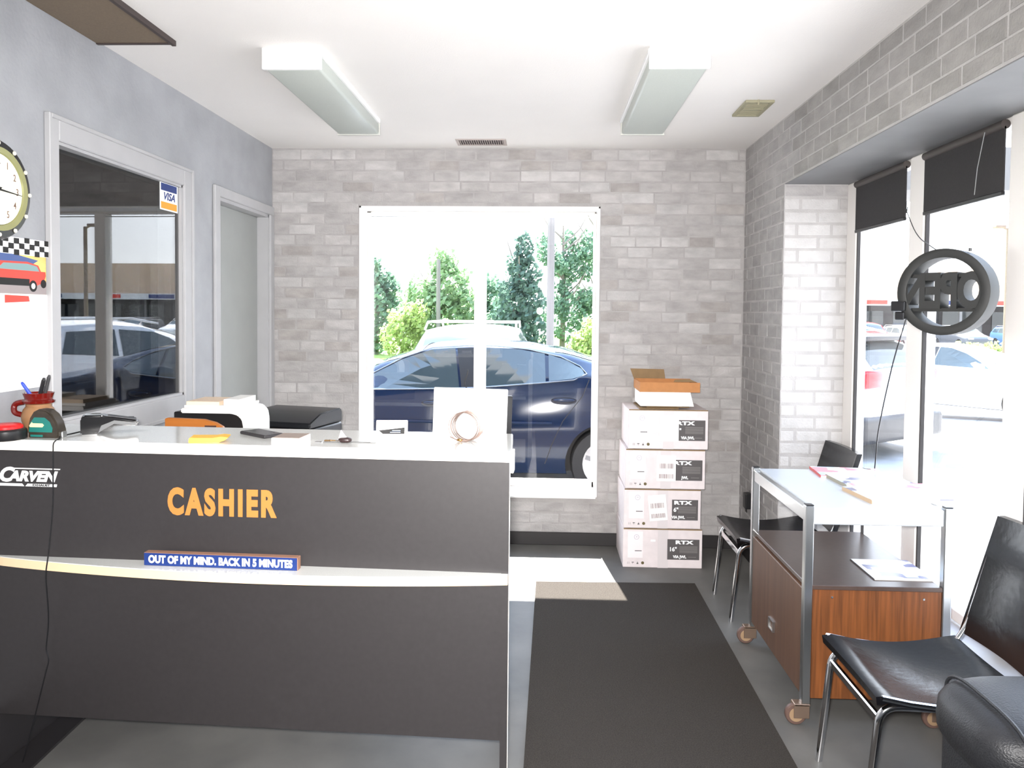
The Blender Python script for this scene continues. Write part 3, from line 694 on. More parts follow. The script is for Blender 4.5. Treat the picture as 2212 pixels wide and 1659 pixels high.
b = B(); prism(b, [(YW1-.055, .43), (YW1-.068, .448), (YW1-.12, .455), (YW0+.06, .452), (YW0+.03, .43)], 'x', .0098, .0102); obj('picture_car_glass', b, mat('picture_teal', srgb(120, 150, 150), .5), cl)
b = B()
for yy, rr_ in ((YW1-.09, .021), (YW1-.032, .016)): lathe(b, [(rr_, .0098), (rr_, .0104)], (0, yy, .375+(.01 if rr_ < .02 else 0)), 'x', 20)
box(b, .0098, .0103, YW0, YW1-.11, .375, .40)
obj('picture_tyres', b, PRINTK, cl)
b = B(); lathe(b, [(.011, .0104), (.011, .0107)], (0, YW1-.09, .375), 'x', 16); obj('picture_rim', b, PRINTW, cl)
obj('header_strip', box(B(), .009, .012, YW0, YW1, .485, .545), PRINTW, cl)
b = B()
for r_ in range(3):
    for c_ in range(11):
        if (r_+c_) % 2 == 0:
            y0 = YW0+c_*.0277; z0 = .485+r_*.02+.003*sin(c_*1.3); box(b, .012, .0126, y0, min(y0+.0277, YW1), z0, min(z0+.02, .547))
obj('checker_print', b, PRINTK, cl)
tx = text('July 2023', .018, .0002, .0002); place(tx, WEST, (.0062, .09, .325)); obj('month_name', tx, mat('print_lilac', srgb(190, 190, 225), .7), cl)
b = B(); prism(b, [(YW0+.07, .312), (YW1-.105, .318), (YW1-.11, .338), (YW0+.07, .34)], 'x', .006, .0064); obj('small_picture', b, CARR, cl)
nb = B(); dd = 1
for r_ in range(6):
    for c_ in range(7):
        if (r_ == 0 and c_ < 6) or dd > 31: continue
        t_ = text(str(dd), .010, .0001); place(t_, WEST, (.0062, YW0+.025+c_*.042, .275-r_*.042)); join(nb, t_); dd += 1
obj('date_figures', nb, mat('print_pale_grey', srgb(190, 190, 196), .7), cl)
b = B()
for z_ in (.012, .02, .028): box(b, .006, .0063, YW0+.01, YW0+.09, z_, z_+.002)
for z_ in (.018, .03): box(b, .006, .0063, YW1-.07, YW1-.01, z_, z_+.003)
obj('footer_print', b, mat('print_pale_grey', srgb(190, 190, 196), .7), cl)

vz = thing('sticker', 'blue, white and orange VISA sticker on the dark window corner', 'sticker', (XL-.0145, 3.83, 2.178))
obj('sticker_sheet', box(B(), 0, .001, -.088, .088, -.075, .066), PRINTW, vz)
obj('blue_band', box(B(), .001, .0014, -.078, .078, .022, .058), BLUEP, vz)
obj('orange_band', box(B(), .001, .0014, -.078, .078, -.068, -.034), mat('visa_orange', srgb(240, 150, 30), .5), vz)
b = text('VISA', .052, .0003, .0014, 1.12, shear=.25); place(b, WEST, (.0016, 0, -.006)); obj('lettering', b, BLUEP, vz)
vz.rotation_euler = (0, 0, radians(-1.6))

t = thing('power_adapter', 'black plug-in adapter on the right wall behind the far chair', 'adapter', (XR, 4.955, .41))
obj('cover_plate', box(B(), -.013, -.007, -.04, .04, -.06, .06, .002), mat('plate_grey', srgb(120, 118, 118), .5), t)
obj('adapter_body', box(B(), -.055, -.013, -.032, .032, -.05, .05, .006, 2), BLACKP, t)
b = B(); tube(b, [(-.04, .012, -.05), (-.04, .012, -.075)], .003, 6); tube(b, [(-.04, -.012, -.05), (-.04, -.012, -.075)], .003, 6); obj('cord', b, BLACKP, t)

# ------------------------------------------------------------------ blinds and OPEN sign
for (y0, y1), lab in (((3.69, 4.288), 'dark roller blind on the tall pane beside the brick pier'), ((2.92, 3.538), 'dark roller blind on the tall pane behind the round sign')):
    t = thing('roller_blind', lab, 'blind', (GX-.02, (y0+y1)/2, SOF-.02), group='dark roller blinds'); w = (y1-y0)/2-.012
    BLK = mat('blind_fabric', srgb(44, 42, 43), .85, noise=(120, .15))
    obj('fabric', box(B(), -.004, .002, -w, w, -.262, -.02), BLK, t)
    b = B(); tube(b, [(.0, -w, -.012), (.0, w, -.012)], .018, 14); obj('roller', b, mat('blind_roller', srgb(66, 60, 58), .6), t, smooth=True)
    obj('hem_bar', box(B(), -.008, .006, -w, w, -.274, -.258, .003), BLACKP, t)
    if y0 < 3.6: b = B(); tube(b, [(-.02, -w+.1, -.02), (-.022, -w+.14, -.15), (-.022, -w+.155, -.25)], .0015, 6); obj('pull_cord', b, STEEL, t)

SG = Vector((1.55, 3.04, 1.70)); sa = radians(-47)
sg = thing('open_sign', 'round dark OPEN sign seen from behind, hanging at the tall glazing', 'sign', SG, sa)
R0 = .168
b = B(); n = 56
prof = [(R0, -.0), (R0, .10), (R0-.010, .105), (R0-.034, .10), (R0-.034, 0), (R0-.015, -.006)]
rg = [[b.verts.new((r*cos(2*pi*k/n), h, r*sin(2*pi*k/n))) for k in range(n)] for r, h in prof]
for i in range(len(prof)):
    a, c = rg[i], rg[(i+1) % len(prof)]
    for k in range(n): b.faces.new((a[k], a[(k+1) % n], c[(k+1) % n], c[k]))
obj('sign_ring', b, SIGNM, sg, smooth=True)
b = text('OPEN', .185, .045, .0075, .98, spacing=.95); xs = [v.co.x for v in b.verts]; k = .30/(max(xs)-min(xs)); bmesh.ops.scale(b, vec=(-k, 1, 1), verts=b.verts)
place(b, FRONT, (-.002, .05, -.002)); bmesh.ops.reverse_faces(b, faces=b.faces); obj('sign_letters', b, SIGNM, sg, label='deep moulded OPEN letters, mirrored from inside')
b = B(); box(b, -.146, .146, .02, .10, .058, .072); box(b, -.146, .146, .02, .10, -.076, -.062); obj('letter_rail', b, SIGNM, sg)
b = B(); box(b, -.185, -.13, -.02, .06, -.075, -.035, .004); box(b, -.172, -.135, -.012, .04, -.11, -.078, .004); obj('power_box', b, BLACKP, sg)
b = B(); lathe(b, [(.006, 0), (.006, .012)], (.075, .06, .157), 'z', 8); obj('stud', b, BLACKP, sg)
t = B(); hook = [(1.665, 3.60, 2.13), (1.66, 3.59, 2.08), (1.655, 3.575, 2.075), (1.65, 3.555, 2.10)]
tube(t, fillet(hook, .01), .002, 6); o = obj('wire_hook', t, BLACKP); tag(o, 'thin bent wire hook on the white mullion above the round sign', 'hook')
t = B(); tube(t, fillet([(1.652, 3.57, 2.085), (1.62, 3.4, 1.95), (1.575, 3.12, 1.862)], .1), .0018, 6); o = obj('hanging_wire', t, BLACKP); tag(o, 'thin wire holding the round sign from the mullion hook', 'wire')
t = B(); tube(t, fillet([(1.46, 3.13, 1.60), (1.49, 3.3, 1.42), (1.52, 3.45, 1.22), (1.57, 3.62, 1.05), (1.61, 3.72, .95), (1.64, 3.83, .70), (1.64, 3.9, .345)], .1), .003, 6); obj('cord', t, BLACKP, sg, world=True)

# ------------------------------------------------------------------ things on the counter
def cpt(x, y): return x, y
t = thing('push_button', 'big red push button in a black base, by the clay jug', 'button', (-1.80, 2.495, CT))
b = B(); lathe(b, [(.062, 0), (.064, .004), (.063, .03), (.056, .036), (.05, .037)], n=36); obj('button_base', b, BLACKP, t, smooth=True)
b = B(); lathe(b, [(.052, .036), (.052, .044), (.046, .05), (.02, .053), (.0001, .0535)], n=36); obj('button_cap', b, REDP, t, smooth=True)
t = thing('tape_measure', 'green and brown tape measure standing beside the red button', 'tape measure', (-1.688, 2.545, CT), radians(-4))
prof = [(-.056, .004), (-.052, 0), (.05, 0), (.056, .006), (.056, .028), (.048, .055), (.032, .08), (.01, .096), (-.016, .098), (-.036, .088), (-.05, .066), (-.057, .035)]
b = B(); prism(b, prof, 'y', -.022, .022); bmesh.ops.bevel(b, geom=[e for e in b.edges if abs(e.verts[0].co.y-e.verts[1].co.y) < 1e-6], offset=.005, segments=2, affect='EDGES'); obj('case', b, mat('camo_brown', srgb(52, 46, 38), .4, noise=(40, .35)), t, smooth=True)
b = B(); prism(b, [(-.05, .02), (.034, .02), (.036, .034), (.026, .056), (.008, .07), (-.03, .07), (-.046, .05)], 'y', -.0235, -.022); obj('green_side', b, mat('teal_green', srgb(28, 112, 104), .45), t)
b = B(); prism(b, [(-.048, .042), (-.038, .054), (-.036, .05), (0, .05), (.006, .044), (0, .037), (-.046, .037)], 'y', -.0245, -.0235); obj('arrow_label', b, mat('label_yellow', srgb(244, 238, 170), .6), t)
b = B(); prism(b, [(-.044, .004), (.0, .004), (.0, .011), (-.044, .011)], 'y', -.0240, -.0222); obj('label_strip', b, mat('teal_green', srgb(28, 112, 104), .45), t)
b = B(); box(b, .056, .064, -.012, .012, .0, .022, .002); obj('tape_hook', b, STEEL, t)
t = thing('clay_jug', 'red-brown glazed clay jug holding pens under the calendar', 'jug', (-1.795, 2.66, CT))
b = B(); lathe(b, [(.034, 0), (.042, .01), (.053, .04), (.055, .06), (.048, .082), (.040, .092), (.041, .10)], n=32); obj('jug_body', b, mat('tan_clay', srgb(146, 108, 74), .4), t, smooth=True)
b = B(); lathe(b, [(.041, .1), (.050, .104), (.052, .112), (.044, .118), (.044, .122), (.05, .14), (.045, .14), (.040, .12), (.02, .11)], n=32); obj('glazed_rim', b, mat('red_glaze', srgb(98, 20, 15), .15), t, smooth=True)
b = B(); tube(b, fillet([(-.04, -.02, .108), (-.070, -.03, .102), (-.070, -.03, .07), (-.048, -.02, .062)], .02), .010, 8); obj('jug_handle', b, mat('red_glaze', srgb(98, 20, 15), .15), t, smooth=True)
def pen(label, base, tip, r, m, group='pens in the clay jug'):
    b = B(); a = Vector(base); c = Vector(tip); tube(b, [a, a+(c-a)*.9, c], [r, r, r*.6], 10); o = obj('pen', b, m); tag(o, label, 'pen', group)
jx, jy, jz = -1.795, 2.66, CT
pen('blue pen leaning left in the clay jug', (jx-.01, jy-.01, jz+.115), (jx-.048, jy-.02, jz+.178), .0055, mat('pen_blue', srgb(40, 70, 190), .4))
pen('black marker leaning right in the clay jug, lower one', (jx+.004, jy-.005, jz+.115), (jx+.028, jy-.01, jz+.193), .007, BLACKP)
pen('black pen standing tallest in the clay jug', (jx+.018, jy+.0, jz+.115), (jx+.040, jy-.0, jz+.203), .006, DARKGREY)

t = thing('card_terminal', 'black card payment terminal lying on the counter below the dark window', 'card terminal', (-1.545, 2.665, CT), radians(28))
b = B(); prism(b, [(-.085, .0), (-.085, .055), (-.075, .068), (-.02, .066), (.05, .05), (.095, .042), (.1, .030), (.095, .022), (.02, .030), (-.02, .012), (-.03, .0)], 'y', -.035, .035)
bmesh.ops.bevel(b, geom=b.edges[:], offset=.005, segments=2, affect='EDGES'); obj('terminal_body', b, mat('gloss_black', srgb(14, 14, 16), .15), t, smooth=True)
b = B(); prism(b, [(.0, .0615), (.09, .0445), (.09, .046), (.0, .063)], 'y', -.026, .026); obj('keypad', b, DARKGREY, t)
b = B(); prism(b, [(-.07, .0683), (-.022, .0665), (-.022, .068), (-.07, .07)], 'y', -.027, .027); obj('screen', b, mat('screen_grey', srgb(150, 155, 158), .1), t)
b = B(); prism(b, [(-.03, .004), (-.015, .014), (.02, .034), (.09, .026), (.09, .034), (.02, .046), (-.02, .03)], 'y', -.0362, -.0352); obj('side_trim', b, mat('trim_silver', srgb(70, 72, 74), .35), t)
ctf = Matrix.Translation(CP) @ Matrix.Rotation(CA, 4, 'Z')
cp = [Vector((-1.625, 2.635, CT+.006)), Vector((-1.64, 2.55, CT+.004))]+[ctf @ Vector(p) for p in ((-1.515, -.03, CT+.004), (-1.522, -.052, CT-.004), (-1.524, -.052, CT-.1), (-1.526, -.05, .95), (-1.534, -.066, .78), (-1.542, -.070, .72), (-1.560, -.03, .55), (-1.580, -.02, .44), (-1.568, -.02, .41), (-1.590, -.02, .33), (-1.63, -.01, .2), (-1.70, .02, .02))]
b = B(); tube(b, fillet(cp, .05, 5), .0024, 6); o = obj('terminal_cable', b, BLACKP); tag(o, 'thin black cable hanging over the counter front beside the logo sticker', 'cable')

t = thing('plastic_scraper', 'yellow plastic wedge lying on the counter near the phone', 'scraper', (-1.11, 2.50, CT), radians(14))
b = B(); prism(b, [(-.058, .002), (-.055, .018), (-.03, .017), (.02, .016), (.045, .019), (.068, .016), (.055, .006), (.035, 0), (-.056, 0)], 'y', -.02, .05)
bmesh.ops.bevel(b, geom=b.edges[:], offset=.002, segments=2, affect='EDGES'); obj('wedge', b, mat('yellow_plastic', srgb(240, 186, 62), .45), t, smooth=True)
t = thing('phone', 'black smartphone lying face up beside the yellow wedge', 'phone', (-.985, 2.655, CT), radians(-38))
obj('phone_body', box(B(), -.079, .079, -.039, .039, 0, .011, .004, 2), mat('phone_case', srgb(42, 40, 42), .5), t, smooth=True)
obj('phone_screen', box(B(), -.074, .074, -.035, .035, .011, .0118), mat('phone_glass', srgb(60, 58, 62), .12), t)
t = thing('card_stack', 'small white box of cards on the counter in front of the phone', 'box', (-.835, 2.495, CT), radians(-3))
obj('box_body', box(B(), -.048, .048, -.03, .075, 0, .022, .0015), PAPER, t)
obj('box_top', box(B(), -.045, .045, -.027, .072, .022, .0235), mat('box_top_brown', srgb(150, 134, 124), .5), t)
t = thing('keys', 'bunch of keys with a dark fob and a white tag on the counter', 'keys', (-.655, 2.53, CT))
b = B(); pad(b, (0, 0, .009), (.045, .03, .018), .7, 16, 8); obj('fob', b, mat('fob_dark', srgb(48, 34, 34), .4), t, smooth=True)
b = B(); box(b, -.085, -.015, -.008, -.003, 0, .003); box(b, -.10, -.075, -.014, .004, 0, .003, .001); obj('key', b, CHROME, t)
b = B(); box(b, .015, .09, .004, .009, 0, .003); box(b, .085, .105, -.004, .016, 0, .003, .001); obj('key', b, CHROME, t)
b = B(); box(b, -.06, .0, .016, .02, .002, .005); box(b, -.075, -.052, .01, .026, .002, .005, .001); obj('key', b, mat('brass', srgb(176, 140, 90), .3, .9), t)
b = B(); prism(b, [(-.022, .015), (-.014, .042), (.008, .012)], 'y', .0, .003); obj('key_tag', b, PAPER, t)
b = B(); tube(b, [(.012*cos(2*pi*k/16)-.02, .012*sin(2*pi*k/16), .006) for k in range(16)], .0012, 6, True); obj('key_ring', b, CHROME, t)
t = thing('card_holder', 'white business card holder with a black-striped card, before the window', 'card holder', (-.51, 2.585, CT), radians(6))
b = B(); box(b, -.053, .053, -.03, .03, 0, .006, .002); box(b, -.053, .053, -.03, -.026, 0, .02, .001); obj('holder_base', b, mat('cream_plastic', srgb(236, 230, 218), .4), t)
Mt = Matrix.Translation((0, .012, .006)) @ Matrix.Rotation(radians(-14), 4, 'X')
b = B(); box(b, -.054, .054, -.002, .003, 0, .062, .002, M=Mt); obj('holder_back', b, mat('cream_plastic', srgb(236, 230, 218), .4), t)
b = B(); box(b, -.046, .046, -.008, -.004, .004, .052, 0, M=Mt); obj('card', b, PAPER, t)
b = B(); prism(b, [(-.03, .014), (-.044, .026), (.044, .036), (.044, .014)], 'y', -.0088, -.008); bmesh.ops.transform(b, matrix=Mt, verts=b.verts); obj('card_stripe', b, PRINTK, t)
b = B(); box(b, -.005, .03, -.0092, -.0088, .018, .0205, M=Mt); box(b, .002, .03, -.0092, -.0088, .024, .0265, M=Mt); obj('card_print', b, mat('print_ice', srgb(150, 180, 225), .6), t)
t = thing('wire_coil', 'loose coil of thin copper wire standing on the counter before the white panel', 'coil', (-.255, 2.60, CT), radians(-8))
b = B(); P = []
for k in range(9*28):
    a = 2*pi*k/28; u = k/(9*28); r = .049+.002*sin(7*u*pi); P.append((r*cos(a)+.012*(u-.5), -.026+.052*u, .051+r*sin(a)))
tube(b, P, .0011, 5); tube(b, [(-.052, -.02, .016), (-.03, -.024, .008), (-.008, -.02, .004)], .0018, 6); obj('wire_loops', b, mat('copper_wire', srgb(160, 138, 128), .35, .8), t, smooth=True)
b = B(); pad(b, (-.018, -.02, .006), (.02, .012, .010), .8, 12, 8); obj('wire_clip', b, mat('brass', srgb(176, 140, 90), .3, .9), t, smooth=True)

# things behind the counter -------------------------------------------------
WZ = .76
t = thing('till_screen', 'white back of a till screen standing behind the counter', 'monitor', (-.285, 2.93, WZ), radians(6))
Mt = Matrix.Rotation(radians(1.6), 4, 'Y')
b = B(); box(b, -.142, .142, -.012, .006, .30, .552, .004, 2, M=Mt); obj('rear_shell', b, mat('white_shell', srgb(240, 238, 236), .5), t, smooth=True)
b = B(); box(b, -.138, .162, .008, .032, .31, .525, .003, 2, M=Mt); obj('screen_panel', b, BLACKP, t, smooth=True)
b = B(); box(b, -.03, .03, .006, .03, .04, .36); obj('stand_post', b, DARKGREY, t)
b = B(); box(b, -.11, .11, -.07, .10, 0, .016, .004, 2); obj('stand_foot', b, DARKGREY, t)
b = B(); tube(b, fillet([(.0, .01, .545), (-.012, .01, .575), (.0, .01, .60), (.003, .01, .622)], .01), .0022, 6); obj('aerial', b, BLACKP, t)

dk = thing('office_desk', 'plain desk behind the counter, carrying the printer', 'desk', (-1.25, 4.1, 0))
obj('desk_top', box(B(), -.60, .42, -.38, .42, .80, .83, .004), LAMTOP, dk)
for x in (-.55, .37):
    for y in (-.34, .37): obj('leg', box(B(), x-.02, x+.02, y-.02, y+.02, 0, .80), STEEL, dk)
t = thing('printer', 'black multifunction printer on the desk behind the counter', 'printer', (-1.365, 4.15, .83), radians(-14))
b = B(); box(b, -.21, .21, -.17, .17, 0, .155, .012, 3); obj('printer_body', b, BLACKP, t, smooth=True)
b = B(); prism(b, [(-.17, .158), (-.172, .185), (-.06, .228), (.16, .232), (.172, .21), (.172, .158)], 'x', -.208, .208); bmesh.ops.bevel(b, geom=b.edges[:], offset=.006, segments=2, affect='EDGES'); obj('scanner_lid', b, mat('lid_black', srgb(30, 31, 34), .3), t, smooth=True)
b = B()
for i in range(4):
    for j in range(3): box(b, -.17+i*.03, -.15+i*.03, -.145+j*.022, -.13+j*.022, .0, .004, M=Matrix.Translation((0, 0, .197)) @ Matrix.Rotation(radians(20), 4, 'X'))
obj('control_keys', b, DARKGREY, t)
b = B(); box(b, -.18, .18, -.19, -.165, .05, .09, .003); obj('paper_tray', b, DARKGREY, t)
t = thing('monitor_riser', 'white arched riser with papers on it, left of the black printer', 'riser', (-1.60, 3.62, .83))
p = [(-.07, .295), (-.07, .317), (.17, .317), (.215, .307), (.238, .282), (.245, .242), (.245, 0), (.222, 0), (.222, .232), (.215, .267), (.195, .287), (.165, .295)]
b = B(); prism(b, p, 'y', -.14, .14); bmesh.ops.bevel(b, geom=[e for e in b.edges if abs(e.verts[0].co.y-e.verts[1].co.y) > .1], offset=.004, segments=2, affect='EDGES'); obj('riser_shell', b, PAPER, t, smooth=True)
b = B(); box(b, -.13, .215, -.09, .13, 0, .293, .004); obj('dark_infill', b, BLACKP, t)  # black block added under the arch to make its interior dark
zr = 1.147
for i, (x0, x1, y0, y1, z0, z1, m, lab) in enumerate((
    (-1.665, -1.40, 3.50, 3.74, zr, zr+.012, PAPER, 'white sheaf of papers on the arched riser, lowest'),
    (-1.655, -1.50, 3.50, 3.70, zr+.012, zr+.03, mat('manila', srgb(240, 216, 190), .7), 'manila envelope on the papers at the left of the riser'),
    (-1.478, -1.402, 3.50, 3.70, zr+.012, zr+.042, mat('white_card', srgb(246, 244, 240), .7), 'short white pad of paper at the right of the riser'))):
    o = obj('paper_stack', box(B(), x0, x1, y0, y1, z0, z1, .001), m); tag(o, lab, 'paper', 'papers on the white riser')
t = thing('wooden_board', 'orange wooden board with a rounded end behind the counter', 'board', (-1.362, 3.22, .76))
b = B(); p = [(-.25, .0), (-.25, .375), (-.24, .38), (-.08, .375), (-.03, .362), (.0, .345), (.01, .33), (.01, 0)]
prism(b, p, 'y', -.012, .012); bmesh.ops.bevel(b, geom=[e for e in b.edges if abs(e.verts[0].co.y-e.verts[1].co.y) < 1e-6], offset=.003, segments=2, affect='EDGES'); obj('board_body', b, mat('orange_wood', srgb(164, 98, 40), .4, wood=('x', 30, .15)), t)
obj('dark_slot', box(B(), -.075, -.025, -.0135, -.012, .330, .350), mat('slot_dark', srgb(60, 34, 26), .6), t)

# ------------------------------------------------------------------ outside
gx = lambda Y: -.1 if Y < 11 else (-.1-(Y-11)*.07 if Y < 18 else -.6)
b = B(); ys = [-12, 4, 11, 13, 15, 17, 18, 40, 75]; rows = [[b.verts.new((x, y, gx(y))) for x in (-70, -20, 0, 20, 90)] for y in ys]
for a, c in zip(rows, rows[1:]):
    for k in range(4): b.faces.new((a[k], a[k+1], c[k+1], c[k]))
struct('ground', b, ASPHALT)
GRASS = mat('grass', srgb(120, 150, 62), .9, noise=(3, .3))
b = B(); box(b, -70, 12, 30, 75, -.62, -.50); struct('lawn', b, GRASS)
b = B(); box(b, 12, 80, 42, 46, -.62, -.48); struct('lawn_strip', b, GRASS)

CGLASS = mat('car_glass', srgb(46, 60, 66), .06, spec=.8)
TYRE = mat('tyre_rubber', srgb(30, 30, 32), .7)
RIM = mat('alloy_rim', srgb(170, 172, 176), .25, .8)
def interp(tab, x):
    if x <= tab[0][0]: return tab[0][1]
    for (a, va), (c, vc) in zip(tab, tab[1:]):
        if x <= c:
            t = (x-a)/(c-a); t = t*t*(3-2*t)*.5+t*.5; return va+(vc-va)*t
    return tab[-1][1]
def car(name, label, cat, loc, rz, L, W, top, belt, wheels, wr, dlo, paint, extras=None, bottom=.20, group=None, roofw=.74):
    """nose at local x=0, tail at x=L, centre line y=0, ground z=0"""
    t = thing(name, label, cat, loc, rz, group)
    hw = W/2
    def plan(x):
        e = .75
        f = min(1, sqrt(max(0, 1-((e-x)/e)**2))*.32+.68) if x < e else (min(1, sqrt(max(0, 1-((x-L+.6)/.6)**2))*.26+.74) if x > L-.6 else 1)
        return hw*f
    def zb(x): return min(belt(x), top(x)-.035)
    def side(x, z):
        w = plan(x); b_ = zb(x)
        if z <= b_:
            k = (z-bottom)/(max(b_-bottom, .01)); return w*(.93+.07*sin(pi*min(1, max(0, k*.86+.1))))
        wb_ = w*(.93+.07*sin(pi*.96)); tt = (z-b_)/max(top(x)-b_, .02); return wb_*(1-(1-roofw)*min(1, tt))
    N = 64; b = B(); rings = []
    for i in range(N+1):
        x = L*i/N; zt, zbelt = top(x), zb(x); bt = bottom+(.10*(1-min(1, x/.5)) if x < .5 else .12*max(0, (x-L+.6)/.6))
        pts = [(0, bt)]+[(.88*side(x, bt), bt)]
        for k in range(7): z = bt+.03+(zbelt-bt-.03)*k/6; pts.append((side(x, z), z))
        zr = zbelt+(zt-zbelt)*.86
        for k in range(1, 6): z = zbelt+(zr-zbelt)*k/5; pts.append((side(x, z), z))
        wr_ = side(x, zr)
        for k in range(1, 5): a = k/4; pts.append((wr_*(1-a)**.9*(1 if a < 1 else 0), zr+(zt-zr)*(1-(1-a)**2.2)))
        full = pts+[(-y, z) for y, z in pts[-2:0:-1]]
        rings.append([b.verts.new((x, -y, z)) for y, z in full])
    m_ = len(rings[0])
    for a, c in zip(rings, rings[1:]):
        for k in range(m_): b.faces.new((a[k], a[(k+1) % m_], c[(k+1) % m_], c[k]))
    b.faces.new(rings[0][::-1]); b.faces.new(rings[-1])
    bmesh.ops.recalc_face_normals(b, faces=b.faces)
    body = obj('car_body', b, paint, t, smooth=True, angle=60)
    body.data.materials.append(BLACKRUB)
    # wheel arches cut with cylinders
    cb = B()
    for x in wheels:
        for s in (-1, 1): lathe(cb, [(wr+.05, s*(hw-.30)), (wr+.05, s*(hw+.2))], (x, 0, wr), 'y', 36)
    bmesh.ops.recalc_face_normals(cb, faces=cb.faces)
    cm = bpy.data.meshes.new('cut'); cb.to_mesh(cm); cb.free(); cm.materials.append(paint); cm.materials.append(BLACKRUB)
    for p in cm.polygons: p.material_index = 1
    co = bpy.data.objects.new('cut', cm); COL.objects.link(co)
    co.location = t.location; co.rotation_euler = t.rotation_euler
    md = body.modifiers.new('arch', 'BOOLEAN'); md.operation = 'DIFFERENCE'; md.object = co; md.solver = 'EXACT'
    dg = bpy.context.evaluated_depsgraph_get(); nm = bpy.data.meshes.new_from_object(body.evaluated_get(dg))
    body.modifiers.clear(); body.data = nm; bpy.data.objects.remove(co)
    for x in wheels:
        for s in (-1, 1):
            b = B(); lathe(b, [(wr*.66, -.09), (wr*.95, -.095), (wr, -.07), (wr, .07), (wr*.95, .095), (wr*.66, .09)], (x, s*(hw-.13), wr), 'y', 32); w_ = obj('wheel', b, TYRE, t, smooth=True)
            b = B(); yo = s*(hw-.13)+s*.085; lathe(b, [(wr*.66, yo-.01), (wr*.66, yo+.004*s)], (x, 0, wr), 'y', 28)
            rm = obj('rim', b, RIM, t); rm.parent = w_
            b = B()
            for k in range(5): a = 2*pi*k/5; box(b, -.02, .02, -.006, .006, .03, wr*.6, M=Matrix.Translation((x, yo+.008*s, wr)) @ Matrix.Rotation(a, 4, 'Y'))
            obj('rim_spokes', b, mat('spoke_grey', srgb(120, 122, 126), .3, .7), t).parent = w_
    def patch(poly, eps, sgn):
        bm = B(); vs = [bm.verts.new((x, sgn*(side(x, z)+eps), z)) for x, z in poly]; bm.faces.new(vs)
        bmesh.ops.triangulate(bm, faces=bm.faces)
        bmesh.ops.subdivide_edges(bm, edges=bm.edges, cuts=2, use_grid_fill=True)
        for v in bm.verts: v.co.y = sgn*(side(v.co.x, v.co.z)+eps)
        r = bmesh.ops.extrude_face_region(bm, geom=bm.faces[:]); 
        for v in [g for g in r['geom'] if isinstance(g, bmesh.types.BMVert)]: v.co.y += sgn*.004
        return bm
    for poly, kind in dlo:
        for s in (-1, 1):
            o = obj({'g': 'side_window', 'k': 'pillar_trim', 'r': 'tail_light', 'd': 'cladding', 'h': 'headlight'}[kind], patch(poly, .003 if kind != 'k' else .001, s), {'g': CGLASS, 'k': BLACKP, 'r': mat('lamp_red', srgb(205, 40, 50), .2), 'd': DARKGREY, 'h': mat('lamp_clear', srgb(200, 205, 210), .1)}[kind], t)
    def topglass(nm_, x0, x1, k, m__):
        bm = B(); n = 8; A = []
        for i in range(n+1):
            x = x0+(x1-x0)*i/n; zt, zbelt = top(x), zb(x); zr = zbelt+(zt-zbelt)*.86; w = side(x, zr)*k; row = []
            for j in range(9):
                v = -1+2*j/8; a = 1-abs(v)*k; row.append(bm.verts.new((x, w*v, zr+(zt-zr)*(1-(1-min(1, max(a, 0)))**2.2)+.006)))
            A.append(row)
        for a, c in zip(A, A[1:]):
            for j in range(8): bm.faces.new((a[j], a[j+1], c[j+1], c[j]))
        return obj(nm_, bm, m__, t, smooth=True)
    if extras: extras(t, side, topglass, patch)
    return t
def line_on(t, side, pts, r, m, name, sgn=-1, eps=.002):
    b = B(); P = [Vector((x, sgn*(side(x, z)+eps), z)) for x, z in pts]; tube(b, P, r, 6); return obj(name, b, m, t, smooth=True)

# dark blue sedan just outside the back window
NAVY = mat('navy_paint', srgb(6, 26, 54), .12, .0, .35, coat=.25)
top1 = lambda x: interp([(0, .62), (.25, .78), (1.2, .98), (1.55, 1.08), (1.95, 1.27), (2.35, 1.40), (2.75, 1.435), (3.2, 1.42), (3.6, 1.36), (4.0, 1.25), (4.3, 1.13), (4.7, 1.07), (4.95, 1.0), (5.03, .78)], x)
belt1 = lambda x: interp([(0, .7), (1.4, .955), (2.7, 1.0), (3.9, 1.12), (4.6, 1.0), (5.03, .8)], x)
dlo1 = [([(1.62, .985), (1.80, 1.10), (2.10, 1.26), (2.38, 1.355), (2.60, 1.37), (2.66, 1.01)], 'g'), ([(2.62, 1.37), (2.84, 1.375), (2.86, 1.02), (2.68, 1.012)], 'k'),
        ([(2.86, 1.375), (3.20, 1.365), (3.45, 1.325), (3.46, 1.075), (2.88, 1.022)], 'g'), ([(3.485, 1.32), (3.66, 1.265), (3.80, 1.19), (3.82, 1.14), (3.70, 1.105), (3.49, 1.08)], 'g'),
        ([(4.72, .80), (4.98, .80), (5.0, .92), (4.75, .98)], 'r')]
